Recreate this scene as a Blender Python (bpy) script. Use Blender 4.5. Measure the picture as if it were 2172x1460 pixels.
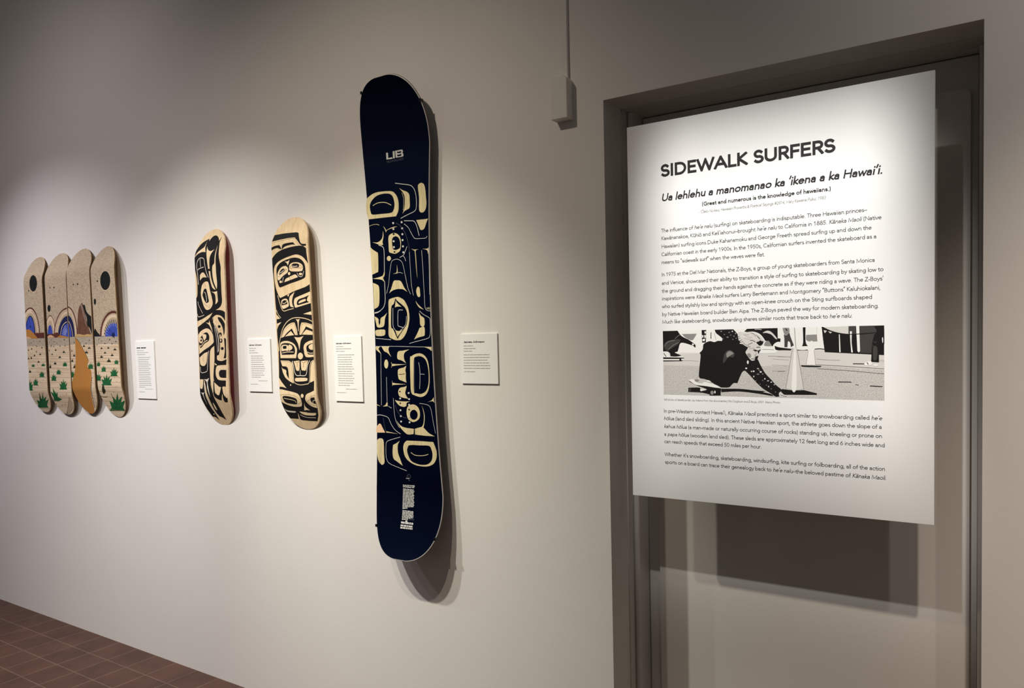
import bpy, bmesh, math, random
from mathutils import Vector, Matrix
from mathutils.geometry import tessellate_polygon

for o in list(bpy.data.objects):
    bpy.data.objects.remove(o)
SC = bpy.context.scene
COL = SC.collection

# ------------------------------------------------------------------ camera, world, lights, exposure
CAM = {'loc': [0, -2.03, 1.463], 'r': [0.83182, 0.55452, -0.02415], 'u': [-0.00583, 0.05224, 0.99862], 'f': [-0.55502, 0.83053, -0.04669], 'lens': 27.0497, 'sx': 0.00135, 'sy': 0.02964}
cd = bpy.data.cameras.new('camera'); cam = bpy.data.objects.new('camera', cd); COL.objects.link(cam)
r, u, f = (Vector(CAM[k]) for k in 'ruf')
m = Matrix.Identity(4)
for i in range(3):
    m[i][0], m[i][1], m[i][2], m[i][3] = r[i], u[i], -f[i], CAM['loc'][i]
cam.matrix_world = m
cd.sensor_width = 36; cd.sensor_fit = 'HORIZONTAL'; cd.lens = CAM['lens']
cd.shift_x = CAM['sx']; cd.shift_y = CAM['sy']; cd.clip_start = .05; cd.clip_end = 60
SC.camera = cam

W = bpy.data.worlds.new('world'); SC.world = W; W.use_nodes = True
W.node_tree.nodes['Background'].inputs[0].default_value = (1.0, .95, .90, 1)
W.node_tree.nodes['Background'].inputs[1].default_value = .085

SC.view_settings.view_transform = 'Standard'
SC.view_settings.look = 'None'
SC.view_settings.exposure = 0.0
SC.view_settings.gamma = 1.0
SC.view_settings.use_curve_mapping = False
SC.cycles.sample_clamp_indirect = 4
SC.cycles.max_bounces = 8

def spot(name, loc, aim, watts, deg, blend, col, rad=.03):
    d = bpy.data.lights.new(name, 'SPOT'); o = bpy.data.objects.new(name, d); COL.objects.link(o)
    o.location = loc
    o.rotation_euler = (Vector(aim) - Vector(loc)).to_track_quat('-Z', 'Y').to_euler()
    d.energy = watts; d.spot_size = math.radians(deg); d.spot_blend = blend; d.color = col
    d.shadow_soft_size = rad
    return o
SIGN_LAMP = (-.52, -1.737, 3.12, -.546, -.015, 1.585, .147, .050, .1451, .0688, 275)
# ceiling track above the gallery wall
spot('track_light', (-4.49, -1.56, 3.12), (-3.96, 0, .023), 180, 81.8, 1.0, (.975, .94, 1.0))
spot('track_light', (-3.6, -1.56, 3.12), (-3.957, 0, 1.413), 28, 125, 1.0, (1.0, .89, .93))
spot('track_light', (-2.836, -1.56, 3.12), (-2.781, 0, 0), 242, 75, 1.0, (1.0, .982, .952))
spot('track_light', (-2.2, -1.56, 3.12), (-1.76, 0, .95), 182, 47.5, 1.0, (1.0, .974, .836))
spot('track_light', (-1.66, -1.56, 3.12), (-2.2, 0, .5), 56, 108, 1.0, (1.0, .87, .72))
spot('track_light', (.245, -1.56, 3.12), (.865, 0, 0), 200, 66, 1.0, (1.0, .845, .72))
spot('track_light', (.757, -1.56, 3.12), (1.326, 0, 2.2), 60, 125, 1.0, (1.0, .93, .85))
# framing spotlight for the sign board: the shutters of the lamp shape its beam to a soft rectangle
sl = spot('sign_spotlight', SIGN_LAMP[0:3], SIGN_LAMP[3:6], SIGN_LAMP[10], 60, .1, (1.0, .985, .95), .02)
def shutters(o, hx, wx, hy, wy):
    d = o.data; d.use_nodes = True; nt = d.node_tree; em = nt.nodes['Emission']
    tc = nt.nodes.new('ShaderNodeTexCoord'); sp = nt.nodes.new('ShaderNodeSeparateXYZ'); nt.links.new(tc.outputs['Normal'], sp.inputs[0])
    def M(op, a, b=None):
        n = nt.nodes.new('ShaderNodeMath'); n.operation = op
        for i, v in enumerate((a, b)):
            if v is None: continue
            if isinstance(v, (int, float)): n.inputs[i].default_value = v
            else: nt.links.new(v, n.inputs[i])
        return n.outputs[0]
    out = []
    for ax, h, w in (('X', hx, wx), ('Y', hy, wy)):
        t = M('ABSOLUTE', M('DIVIDE', sp.outputs[ax], sp.outputs['Z']))
        mr = nt.nodes.new('ShaderNodeMapRange'); mr.interpolation_type = 'SMOOTHSTEP'
        mr.inputs['From Min'].default_value = h - w; mr.inputs['From Max'].default_value = h + w
        mr.inputs['To Min'].default_value = 1; mr.inputs['To Max'].default_value = 0
        nt.links.new(t, mr.inputs['Value']); out.append(mr.outputs['Result'])
    nt.links.new(M('MULTIPLY', out[0], out[1]), em.inputs['Strength'])
shutters(sl, *SIGN_LAMP[6:10])

# ------------------------------------------------------------------ materials
def mat(name, col, rough=.6, spec=.3, noise=None, bump=None, metal=0, coat=0, tint=None):
    M = bpy.data.materials.new(name); M.use_nodes = True
    nt = M.node_tree; b = nt.nodes['Principled BSDF']
    b.inputs['Base Color'].default_value = (*col, 1); b.inputs['Roughness'].default_value = rough
    b.inputs['Specular IOR Level'].default_value = spec; b.inputs['Metallic'].default_value = metal
    b.inputs['Coat Weight'].default_value = coat; b.inputs['Coat Roughness'].default_value = .15
    if tint: b.inputs['Specular Tint'].default_value = (*tint, 1)
    tc = nt.nodes.new('ShaderNodeTexCoord')
    def tex(scale, sc3, detail=4.0):
        mp = nt.nodes.new('ShaderNodeMapping'); mp.inputs['Scale'].default_value = sc3
        n = nt.nodes.new('ShaderNodeTexNoise'); n.inputs['Scale'].default_value = scale; n.inputs['Detail'].default_value = detail
        nt.links.new(tc.outputs['Object'], mp.inputs[0]); nt.links.new(mp.outputs[0], n.inputs['Vector'])
        return n
    if noise:                      # (scale, (sx,sy,sz), colour b, low, high)
        n = tex(noise[0], noise[1]); rp = nt.nodes.new('ShaderNodeValToRGB')
        rp.color_ramp.elements[0].position = noise[3]; rp.color_ramp.elements[1].position = noise[4]
        rp.color_ramp.elements[0].color = (*col, 1); rp.color_ramp.elements[1].color = (*noise[2], 1)
        nt.links.new(n.outputs['Fac'], rp.inputs[0]); nt.links.new(rp.outputs[0], b.inputs['Base Color'])
    if bump:                       # (scale, strength, distance)
        n = tex(bump[0], (1, 1, 1), 5.0); bp = nt.nodes.new('ShaderNodeBump')
        bp.inputs['Strength'].default_value = bump[1]; bp.inputs['Distance'].default_value = bump[2]
        nt.links.new(n.outputs['Fac'], bp.inputs['Height']); nt.links.new(bp.outputs[0], b.inputs['Normal'])
    return M

M_WALL = mat('wall paint', (.78, .745, .70), .75, .2, (3.0, (1, 1, 1), (.765, .73, .685), .35, .65), (90, .12, .002))
M_DOOR = mat('door paint', (.70, .665, .61), .55, .25, None, (120, .1, .0015))
M_FRAME = mat('frame paint', (.66, .625, .57), .45, .35)
M_GAP = mat('door gap shade', (.02, .018, .016), .9, .1)  # near-black colour standing for the shade in the gap around the leaf
M_CARD = mat('label card', (.84, .825, .79), .7, .2)
M_SIGN = mat('sign board', (.85, .845, .83), .6, .2)
M_INK = mat('black ink', (.022, .020, .020), .6, .2)
M_GREYINK = mat('grey ink', (.16, .155, .15), .6, .2)
M_FAINTINK = mat('faint ink', (.30, .29, .27), .6, .2)
M_PLY = mat('maple veneer', (.75, .58, .36), .42, .35, (9, (9, 9, .55), (.64, .46, .26), .35, .72))
M_PLYEDGE = mat('plywood edge', (.66, .50, .32), .55, .3, (60, (1, 1, 1), (.52, .37, .22), .4, .6))
M_REDBACK = mat('red stained veneer', (.42, .022, .028), .5, .3)
M_TANBACK = mat('natural back veneer', (.56, .38, .19), .5, .3)
M_BROWNBACK = mat('brown back veneer', (.45, .27, .12), .5, .3)
M_DARKSIDE = mat('dark brown edge', (.20, .115, .05), .6, .2)  # sides of the four decks, darker brown than their front chamfer
M_SPECK = mat('speckled painted veneer', (.56, .455, .325), .5, .12, (300, (1, 1, 1), (.33, .25, .165), .42, .62))
M_SNOWTOP = mat('navy topsheet', (.0006, .0013, .0075), .27, .38, tint=(.18, .40, 1.0))
M_SNOWEDGE = mat('white sidewall', (.72, .70, .66), .4, .4)
M_SNOWBASE = mat('dark red sidewall', (.075, .012, .012), .4, .4)
M_SNOWBACK = mat('grey base', (.10, .095, .09), .4, .4)
M_CLIP = mat('black clip', (.01, .01, .01), .4, .4)
M_BOX = mat('raceway plastic', (.72, .69, .64), .5, .3)

def floor_mat():
    M = bpy.data.materials.new('clay floor tiles'); M.use_nodes = True; nt = M.node_tree
    b = nt.nodes['Principled BSDF']; tc = nt.nodes.new('ShaderNodeTexCoord'); mp = nt.nodes.new('ShaderNodeMapping')
    mp.inputs['Location'].default_value = (4.37 - .004, -.0, 0)
    br = nt.nodes.new('ShaderNodeTexBrick'); br.offset = 0; br.squash = 1
    br.inputs['Scale'].default_value = 1; br.inputs['Brick Width'].default_value = .1585; br.inputs['Row Height'].default_value = .1505
    br.inputs['Mortar Size'].default_value = .0032; br.inputs['Mortar Smooth'].default_value = .3; br.inputs['Bias'].default_value = 0
    br.inputs['Color1'].default_value = (.072, .033, .021, 1); br.inputs['Color2'].default_value = (.088, .041, .027, 1)
    br.inputs['Mortar'].default_value = (.15, .09, .066, 1)
    n = nt.nodes.new('ShaderNodeTexNoise'); n.inputs['Scale'].default_value = 7; n.inputs['Detail'].default_value = 5
    rp = nt.nodes.new('ShaderNodeValToRGB'); rp.color_ramp.elements[0].position = .3; rp.color_ramp.elements[1].position = .7
    rp.color_ramp.elements[0].color = (.72, .72, .72, 1); rp.color_ramp.elements[1].color = (1.15, 1.12, 1.1, 1)
    mx = nt.nodes.new('ShaderNodeMix'); mx.data_type = 'RGBA'; mx.blend_type = 'MULTIPLY'; mx.inputs[0].default_value = 1
    L = nt.links.new
    L(tc.outputs['Object'], mp.inputs[0]); L(mp.outputs[0], br.inputs['Vector']); L(tc.outputs['Object'], n.inputs['Vector'])
    L(n.outputs['Fac'], rp.inputs[0]); L(br.outputs['Color'], mx.inputs[6]); L(rp.outputs[0], mx.inputs[7]); L(mx.outputs[2], b.inputs['Base Color'])
    bp = nt.nodes.new('ShaderNodeBump'); bp.inputs['Strength'].default_value = .35; bp.inputs['Distance'].default_value = .002; bp.invert = True
    L(br.outputs['Fac'], bp.inputs['Height']); L(bp.outputs[0], b.inputs['Normal'])
    b.inputs['Roughness'].default_value = .5; b.inputs['Specular IOR Level'].default_value = .35
    return M
M_FLOOR = floor_mat()

def acrylic_mat():
    M = bpy.data.materials.new('clear acrylic'); M.use_nodes = True; nt = M.node_tree
    out = nt.nodes['Material Output']; b = nt.nodes['Principled BSDF']
    b.inputs['Base Color'].default_value = (.75, .70, .66, 1); b.inputs['Roughness'].default_value = .15
    t = nt.nodes.new('ShaderNodeBsdfTransparent'); mx = nt.nodes.new('ShaderNodeMixShader'); mx.inputs[0].default_value = .30
    nt.links.new(t.outputs[0], mx.inputs[1]); nt.links.new(b.outputs[0], mx.inputs[2]); nt.links.new(mx.outputs[0], out.inputs[0])
    return M
M_ACRYLIC = acrylic_mat()

# paint colours of the designs
def paints(d, rough, pre, spec=.3):
    return {k: mat(pre + k, c, rough, spec, *x) for k, (c, *x) in d.items()}
P_SKATE = paints({'k': ((.011, .010, .011),), 'w': ((.76, .60, .385), (9, (9, 9, .55), (.68, .50, .30), .35, .72)), 'g': ((.70, .62, .52),), 'c': ((.20, .12, .05),)}, .48, 'skate paint ', .14)
P_SNOW = paints({'k': ((.0012, .0027, .0135),), 'w': ((.68, .57, .33), (14, (8, 8, .8), (.54, .44, .24), .4, .7)), 'g': ((.60, .585, .55),), 'd': ((.085, .09, .11),),
                 't': ((.25, .24, .15),), 'p': ((.80, .54, .34), (14, (8, 8, .8), (.70, .44, .24), .4, .7))}, .33, 'snow print ', .28)
P_SNOW['k'] = M_SNOWTOP
P_QUAD = paints({'k': ((.010, .012, .012),), 'f': ((.70, .56, .39), (20, (.4, 1, 3), (.60, .45, .30), .4, .7)), 's': ((.46, .385, .29), (320, (1, 1, 1), (.29, .235, .17), .45, .62)),
                 'b': ((.30, .19, .105),), 'm': ((.105, .030, .024),), 't': ((.44, .34, .22),), 'n': ((.012, .017, .075),), 'v': ((.055, .095, .44), (40, (3, 3, .6), (.03, .05, .30), .45, .6)),
                 'o': ((.46, .185, .045), (18, (6, 6, 1), (.40, .21, .05), .4, .7)), 'p': ((.64, .38, .21),), 'r': ((.17, .080, .045), (30, (5, 5, 1), (.11, .05, .03), .4, .65)), 'h': ((.25, .17, .15),),
                 'y': ((.52, .35, .14),), 'a': ((.018, .135, .042), (50, (3, 3, 1), (.012, .075, .03), .45, .6)), 'x': ((.022, .026, .014),), 'g': ((.62, .58, .52),)}, .5, 'quad paint ', .14)
P_PHOTO = paints({'A': ((.62, .59, .55), (520, (1, 1, 1), (.36, .34, .32), .42, .66)), 'W': ((.82, .80, .76),), 'L': ((.64, .61, .57),), 'T': ((.64, .61, .565),),
                  'G': ((.26, .245, .23),), 'D': ((.055, .05, .047),), 'K': ((.012, .0105, .010),)}, .55, 'photo print ', .12)

# ------------------------------------------------------------------ mesh helpers
class MB:
    def __init__(s): s.v = []; s.f = []; s.mi = []; s.sm = []
    def quad(s, pts, mi=0, smooth=False):
        n = len(s.v); s.v += [tuple(p) for p in pts]; s.f.append(tuple(range(n, n + len(pts)))); s.mi.append(mi); s.sm.append(smooth)
    def grid(s, rows, mi=0, smooth=True, flip=False):
        n0 = len(s.v); w = len(rows[0])
        for rr in rows: s.v += [tuple(p) for p in rr]
        for i in range(len(rows) - 1):
            for j in range(w - 1):
                a = n0 + i * w + j; q = (a, a + 1, a + w + 1, a + w)
                s.f.append(q[::-1] if flip else q); s.mi.append(mi); s.sm.append(smooth)
    def box(s, a, b, mi=0):
        x0, y0, z0 = a; x1, y1, z1 = b
        p = [(x0, y0, z0), (x1, y0, z0), (x1, y1, z0), (x0, y1, z0), (x0, y0, z1), (x1, y0, z1), (x1, y1, z1), (x0, y1, z1)]
        for q in ((0, 3, 2, 1), (4, 5, 6, 7), (0, 1, 5, 4), (1, 2, 6, 5), (2, 3, 7, 6), (3, 0, 4, 7)):
            s.quad([p[i] for i in q], mi)
    def build(s, name, mats, parent=None, bevel=0, weld=False):
        me = bpy.data.meshes.new(name); me.from_pydata(s.v, [], s.f)
        for mm in (mats if isinstance(mats, (list, tuple)) else [mats]): me.materials.append(mm)
        me.polygons.foreach_set('material_index', s.mi); me.polygons.foreach_set('use_smooth', s.sm); me.update()
        if weld or bevel:
            bm = bmesh.new(); bm.from_mesh(me); bmesh.ops.remove_doubles(bm, verts=bm.verts, dist=1e-5)
            bmesh.ops.recalc_face_normals(bm, faces=bm.faces)
            bm.to_mesh(me); bm.free()
        o = bpy.data.objects.new(name, me); COL.objects.link(o)
        if bevel:
            md = o.modifiers.new('bevel', 'BEVEL'); md.width = bevel; md.segments = 2; md.limit_method = 'ANGLE'
        if parent: o.parent = parent
        return o

def empty(name, loc, roty=0):
    o = bpy.data.objects.new(name, None); COL.objects.link(o); o.location = loc; o.rotation_euler = (0, roty, 0)
    o.empty_display_size = .05
    return o
def tag(o, label, cat, group=None):
    o['label'] = label; o['category'] = cat
    if group: o['group'] = group
    return o
def struct(o): o['kind'] = 'structure'; return o

def catmull(p0, p1, p2, p3, n):
    out = []
    for i in range(n):
        t = i / n; t2 = t * t; t3 = t2 * t
        out.append(tuple(.5 * ((2 * b) + (c - a) * t + (2 * a - 5 * b + 4 * c - d) * t2 + (3 * b - a - 3 * c + d) * t3) for a, b, c, d in zip(p0, p1, p2, p3)))
    return out
def smooth_closed(pts, cor, n=5):
    N = len(pts); out = []
    for i in range(N):
        p1, p2 = pts[i], pts[(i + 1) % N]
        if cor[i] and cor[(i + 1) % N]: out.append(p1); continue
        p0 = p1 if cor[i] else pts[i - 1]
        p3 = p2 if cor[(i + 1) % N] else pts[(i + 2) % N]
        out += catmull(p0, p1, p2, p3, n)
    return out
def smooth_open(pts, n=5):
    if len(pts) < 3: return list(pts)
    out = []
    for i in range(len(pts) - 1):
        p0 = pts[i - 1] if i else pts[0]; p3 = pts[i + 2] if i + 2 < len(pts) else pts[-1]
        out += catmull(p0, pts[i], pts[i + 1], p3, n)
    return out + [pts[-1]]
def ribbon(pts, w, cap=0, closed=False):
    """list of quads along a polyline, mitred"""
    P = [pts[0]]
    for p in pts[1:]:
        if math.hypot(p[0] - P[-1][0], p[1] - P[-1][1]) > 1e-9: P.append(p)
    if len(P) < 2: return []
    if cap and not closed:
        def ext(a, b):
            d = math.hypot(a[0] - b[0], a[1] - b[1]); return (a[0] + (a[0] - b[0]) / d * cap, a[1] + (a[1] - b[1]) / d * cap)
        P[0] = ext(P[0], P[1]); P[-1] = ext(P[-1], P[-2])
    nrm = []
    for a, b in zip(P, P[1:]):
        d = math.hypot(b[0] - a[0], b[1] - a[1]); nrm.append((-(b[1] - a[1]) / d, (b[0] - a[0]) / d))
    L, R = [], []
    for i, p in enumerate(P):
        if i == 0: n = nrm[-1] if closed else nrm[0]; k = nrm[0]
        elif i == len(P) - 1: n = nrm[-1]; k = nrm[0] if closed else nrm[-1]
        else: n, k = nrm[i - 1], nrm[i]
        sx, sy = n[0] + k[0], n[1] + k[1]; q = sx * sx + sy * sy
        g = 2 / q if q > .12 else 2 / .12
        g = min(g, 4.0)
        ox, oy = sx * g * w / 2, sy * g * w / 2
        L.append((p[0] + ox, p[1] + oy)); R.append((p[0] - ox, p[1] - oy))
    return [[R[i], R[i + 1], L[i + 1], L[i]] for i in range(len(P) - 1)]
def clip_convex(poly, clip):
    """Sutherland-Hodgman, clip counter-clockwise"""
    out = poly
    for i in range(len(clip)):
        ax, ay = clip[i - 1]; bx, by = clip[i]; ex, ey = bx - ax, by - ay
        src = out; out = []
        if not src: return []
        dd = [ex * (p[1] - ay) - ey * (p[0] - ax) for p in src]
        if min(dd) >= -1e-12: out = src; continue
        for j in range(len(src)):
            p, q, d1, d2 = src[j - 1], src[j], dd[j - 1], dd[j]
            if (d1 >= 0) != (d2 >= 0):
                t = d1 / (d1 - d2); out.append((p[0] + (q[0] - p[0]) * t, p[1] + (q[1] - p[1]) * t))
            if d2 >= 0: out.append(q)
    return out

def parse_art(txt):
    """yield (level, colour, polygons in metres)"""
    for ln in txt.strip().split('\n'):
        head, body = ln.split(':'); lev, col, kind = int(head[0]), head[1], head[2]
        pts, cor = [], []
        for t in body.split():
            cor.append(t.endswith('*')); a, b = t.rstrip('*').split(','); pts.append((int(a) / 1e4, int(b) / 1e4))
        if kind == 'f':
            loop = smooth_closed(pts, cor)
            tri = tessellate_polygon([[Vector((x, y, 0)) for x, y in loop]])
            polys = [[loop[i] for i in t] for t in tri]
        else:
            polys = ribbon(smooth_open(pts), int(head[3:]) / 1e4)
        res = []
        for p in polys:
            a = sum(p[i - 1][0] * p[i][1] - p[i][0] * p[i - 1][1] for i in range(len(p)))
            if abs(a) < 1e-11: continue
            res.append(p if a > 0 else p[::-1])
        yield lev, col, res

# ------------------------------------------------------------------ stroke lettering
GL = {
'a': ".09,.55 @.28,.44,.2,.22,130,0 .48,0;.48,.39 .28,.385 @.25,.19,.19,.19,90,270 @.25,.22,.23,.22,270,345|.6", 'b': ".1,1.05 .1,0;@.37,.33,.27,.33,0,360|.73", 'c': "@.36,.33,.3,.33,48,312|.62",
'd': ".63,1.05 .63,0;@.36,.33,.27,.33,0,360|.73", 'e': ".06,.36 .62,.36;@.345,.33,.285,.33,6,312|.69", 'f': ".17,0 .17,.8 @.36,.82,.19,.22,180,80;.02,.63 .36,.63|.38",
'g': ".63,.66 .63,-.03 @.36,-.04,.27,.25,0,-150;@.36,.33,.27,.33,0,360|.73", 'h': ".1,1.05 .1,0;@.33,.39,.23,.27,180,0 .56,0|.66", 'i': ".1,.66 .1,0;.1,.955 .1,.965|.2",
'j': ".12,.66 .12,-.1 @-.02,-.1,.14,.17,0,-90;.12,.955 .12,.965|.23", 'k': ".1,1.05 .1,0;.5,.66 .13,.35 .55,0|.56", 'l': ".1,1.05 .1,0|.2", 'm': ".1,.66 .1,0;@.3,.41,.2,.25,180,0 .5,0;@.7,.41,.2,.25,180,0 .9,0|1.0",
'n': ".1,.66 .1,0;@.33,.39,.23,.27,180,0 .56,0|.66", 'o': "@.37,.33,.31,.33,0,360|.74", 'p': ".1,.66 .1,-.29;@.37,.33,.27,.33,0,360|.73", 'q': ".63,.66 .63,-.29;@.36,.33,.27,.33,0,360|.73",
'r': ".1,.66 .1,0;@.31,.4,.21,.26,180,75|.41", 's': "@.26,.5,.185,.16,40,262 @.27,.165,.205,.165,82,-140|.51", 't': ".17,.86 .17,.17 @.34,.17,.17,.17,180,285;.02,.63 .37,.63|.41",
'u': ".1,.66 .1,.28 @.33,.27,.23,.27,180,360 .56,.66;.56,.3 .56,0|.66", 'v': ".02,.66 .28,0 .54,.66|.56", 'w': ".02,.66 .22,0 .43,.62 .64,0 .84,.66|.86", 'x': ".03,.66 .52,0;.52,.66 .03,0|.55",
'y': ".02,.66 .29,0;.55,.66 .22,-.2 .05,-.29|.57", 'z': ".05,.66 .5,.66 .04,0 .52,0|.55",
'A': ".02,0 .45,1 .88,0;.17,.32 .73,.32|.9", 'B': ".1,0 .1,1 .35,1 @.35,.76,.24,.24,90,-90 .1,.52;.35,.52 @.37,.26,.27,.26,90,-90 .1,0|.72", 'C': "@.54,.5,.46,.5,48,312|.95", 'D': ".1,0 .1,1 .4,1 @.4,.5,.46,.5,90,-90 .1,0|.95",
'E': ".6,1 .1,1 .1,0 .62,0;.1,.52 .56,.52|.69", 'F': ".58,1 .1,1 .1,0;.1,.5 .54,.5|.63", 'G': "@.54,.5,.46,.5,48,320 .92,.45 .6,.45|1.02", 'H': ".1,0 .1,1;.82,0 .82,1;.1,.53 .82,.53|.92", 'I': ".12,0 .12,1|.24",
'J': ".42,1 .42,.26 @.22,.26,.2,.26,0,-150|.54", 'K': ".1,0 .1,1;.66,1 .13,.54 .7,0|.73", 'L': ".1,1 .1,0 .56,0|.59", 'M': ".1,0 .1,1 .56,.1 1.02,1 1.02,0|1.12", 'N': ".1,0 .1,1 .84,0 .84,1|.94", 'O': "@.55,.5,.49,.5,0,360|1.1",
'P': ".1,0 .1,1 .38,1 @.38,.73,.26,.27,90,-90 .1,.46|.68", 'Q': "@.55,.5,.49,.5,0,360;.6,.25 1,0|1.1", 'R': ".1,0 .1,1 .38,1 @.38,.73,.26,.27,90,-90 .1,.46;.38,.46 .66,0|.71", 'S': "@.33,.745,.255,.255,35,262 @.35,.25,.28,.25,82,-145|.67",
'T': ".02,1 .66,1;.34,1 .34,0|.68", 'U': ".1,1 .1,.36 @.45,.35,.35,.35,180,360 .8,1|.9", 'V': ".02,1 .42,0 .82,1|.84", 'W': ".02,1 .33,0 .64,.95 .95,0 1.26,1|1.28", 'X': ".03,1 .68,0;.68,1 .03,0|.71", 'Y': ".02,1 .38,.45 .38,0;.38,.45 .74,1|.76", 'Z': ".06,1 .66,1 .04,0 .68,0|.72",
'0': "@.35,.5,.28,.5,0,360|.7", '1': ".12,.76 .38,1 .38,0|.7", '2': "@.33,.72,.25,.28,165,-25 .08,0 .62,0|.7", '3': "@.32,.75,.22,.25,150,-90;.3,.5 @.31,.25,.26,.25,90,-150|.7", '4': ".5,0 .5,1 .05,.27 .66,.27|.7",
'5': ".57,1 .2,1 .15,.57 @.31,.32,.27,.32,120,-150|.7", '6': ".46,1 .12,.45;@.35,.31,.28,.31,0,360|.7", '7': ".07,1 .62,1 .24,0|.7", '8': "@.35,.76,.22,.24,0,360;@.35,.26,.28,.26,0,360|.7", '9': ".24,0 .58,.55;@.35,.69,.28,.31,0,360|.7",
'.': ".12,0 .12,.01|.26", ',': ".13,.08 .06,-.16|.26", '-': ".05,.36 .33,.36|.38", '–': ".02,.36 .6,.36|.62", '(': "@.5,.42,.4,.75,130,230|.34", ')': "@-.16,.42,.4,.75,50,-50|.34", '‘': ".06,.8 .13,1.05|.2", '’': ".13,1.05 .06,.8|.2",
'“': ".06,.8 .13,1.05;.22,.8 .29,1.05|.38", '”': ".13,1.05 .06,.8;.29,1.05 .22,.8|.38", '&': ".76,0 .22,.64 @.34,.8,.18,.2,220,-50 .14,.42 @.32,.25,.25,.25,140,310 .72,.45|.8", '#': ".2,0 .3,1;.45,0 .55,1;.06,.35 .66,.35;.1,.65 .7,.65|.74", ' ': "|.3"}
for b, c in (('ā', 'a'), ('ō', 'o'), ('ū', 'u')): GL[b] = GL[c].split('|')[0] + {'a': ';.1,.88 .46,.88', 'o': ';.18,.88 .56,.88', 'u': ';.15,.88 .51,.88'}[c] + '|' + GL[c].split('|')[1]
GL['ī'] = ".1,.66 .1,0;-.05,.88 .25,.88|.2"; GL['Ō'] = GL['O'].split('|')[0] + ';.3,1.2 .8,1.2|1.1'
def glyph(ch, n):
    body, w = GL[ch].split('|'); out = []
    for st in body.split(';'):
        if not st.strip(): continue
        pts = []
        for t in st.split():
            if t[0] == '@':
                cx, cy, rx, ry, a0, a1 = map(float, t[1:].split(',')); k = max(3, int(abs(a1 - a0) / 180 * n))
                pts += [(cx + rx * math.cos(math.radians(a0 + (a1 - a0) * i / k)), cy + ry * math.sin(math.radians(a0 + (a1 - a0) * i / k))) for i in range(k + 1)]
            else: pts.append(tuple(map(float, t.split(','))))
        out.append((pts, '@' in st and st.strip()[0] == '@' and st.strip().endswith(',0,360') and ' ' not in st.strip()))
    return out, float(w)
def text_polys(text, wt, n=5, track=0.0):
    """polygons of a line in cap-height units, its width; _ toggles italic"""
    x = 0; ital = False; out = []
    for ch in text:
        if ch == '_': ital = not ital; continue
        strokes, w = glyph(ch, n)
        if strokes:
            ys = [p[1] for s, _ in strokes for p in s]; lo, hi = min(ys), max(ys)
            kn = [(0., wt / 2)]
            if lo < -.1: kn.insert(0, (lo, lo + wt / 2))
            if ch.islower() and hi > .7: kn += [(.66, .66 - wt / 2)]
            kn.append((hi, max(hi - wt / 2, wt / 2 + 1e-4)))
            def al(y):
                for (a, b), (c, d) in zip(kn, kn[1:]):
                    if y <= c or c == hi: return b + (y - a) * (d - b) / (c - a)
            for s, closed in strokes:
                q = [(p[0], al(p[1]) if ch not in "-–‘’“”,()" else p[1]) for p in s]
                for poly in ribbon(q, wt, 0 if closed else wt * .5, closed):
                    a = sum(poly[i - 1][0] * poly[i][1] - poly[i][0] * poly[i - 1][1] for i in range(4))
                    if a < 0: poly = poly[::-1]
                    poly = clip_convex(poly, [(-9, lo), (9, lo), (9, hi), (-9, hi)]) if hi - lo > .3 else poly
                    if len(poly) > 2: out.append([(p[0] + x + (p[1] * .2 if ital else 0), p[1]) for p in poly])
        x += w + wt * .35 + track
    return out, x - track

# ------------------------------------------------------------------ setting
T = .115                                            # depth of the plaster reveal
OX0, OX1, OZ = -1.0130, -.0775, 2.1420              # opening
mb = MB()
def panel(x0, x1, z0, z1): mb.box((x0, 0, z0), (x1, T, z1))
panel(-7.5, OX0, 0, 4.2); panel(OX1, 3.2, 0, 4.2); panel(OX0, OX1, OZ, 4.2)
struct(mb.build('wall_back', M_WALL))
mb = MB(); mb.box((-7.5, -6, -.08), (3.2, .5, 0)); struct(mb.build('floor', M_FLOOR))

# metal door frame with a rounded stop, door leaf, and the flush panel covering the leaf
mb = MB()
LX0, LX1, LZ, LY = -.9885, -.0965, 2.1335, .222      # leaf edges, leaf front
mb.box((OX0 - .04, T, 0), (OX0 + .004, .30, OZ + .04)); mb.box((OX1 - .003, T, 0), (OX1 + .04, .30, OZ + .04)); mb.box((OX0, T, OZ - .003), (OX1, .30, OZ + .04))
mb.box((OX0 + .004, .155, 0), (LX0 - .003, .29, OZ)); mb.box((LX1 + .003, .170, 0), (OX1 - .003, .29, OZ)); mb.box((OX0, .185, LZ + .003), (OX1, .29, OZ - .003))
def bead(p0, p1, rad, axis):
    rows = []
    for k in range(9):
        a = math.pi * k / 8
        rows.append([(p[0] + (math.cos(a) * rad if axis == 'z' else 0), p[1] - math.sin(a) * rad, p[2] + (math.cos(a) * rad if axis == 'x' else 0)) for p in (p0, p1)])
    mb.grid(rows, 0, True)
bead((OX0 + .013, .155, 0), (OX0 + .013, .155, OZ - .004), .009, 'z'); bead((LX1 + .010, .170, 0), (LX1 + .010, .170, OZ - .004), .006, 'z')
struct(mb.build('trim_1', M_FRAME))
mb = MB(); mb.box((LX0, LY, .008), (LX1, LY + .043, LZ)); door = struct(mb.build('door_1', M_DOOR, None, .001))
mb = MB(); mb.box((OX0 - .01, .27, 0), (OX1 + .01, .285, OZ + .02)); struct(mb.build('gap_shade_sheet', M_GAP))  # added black sheet behind the leaf, painting the gap's shade
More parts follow.
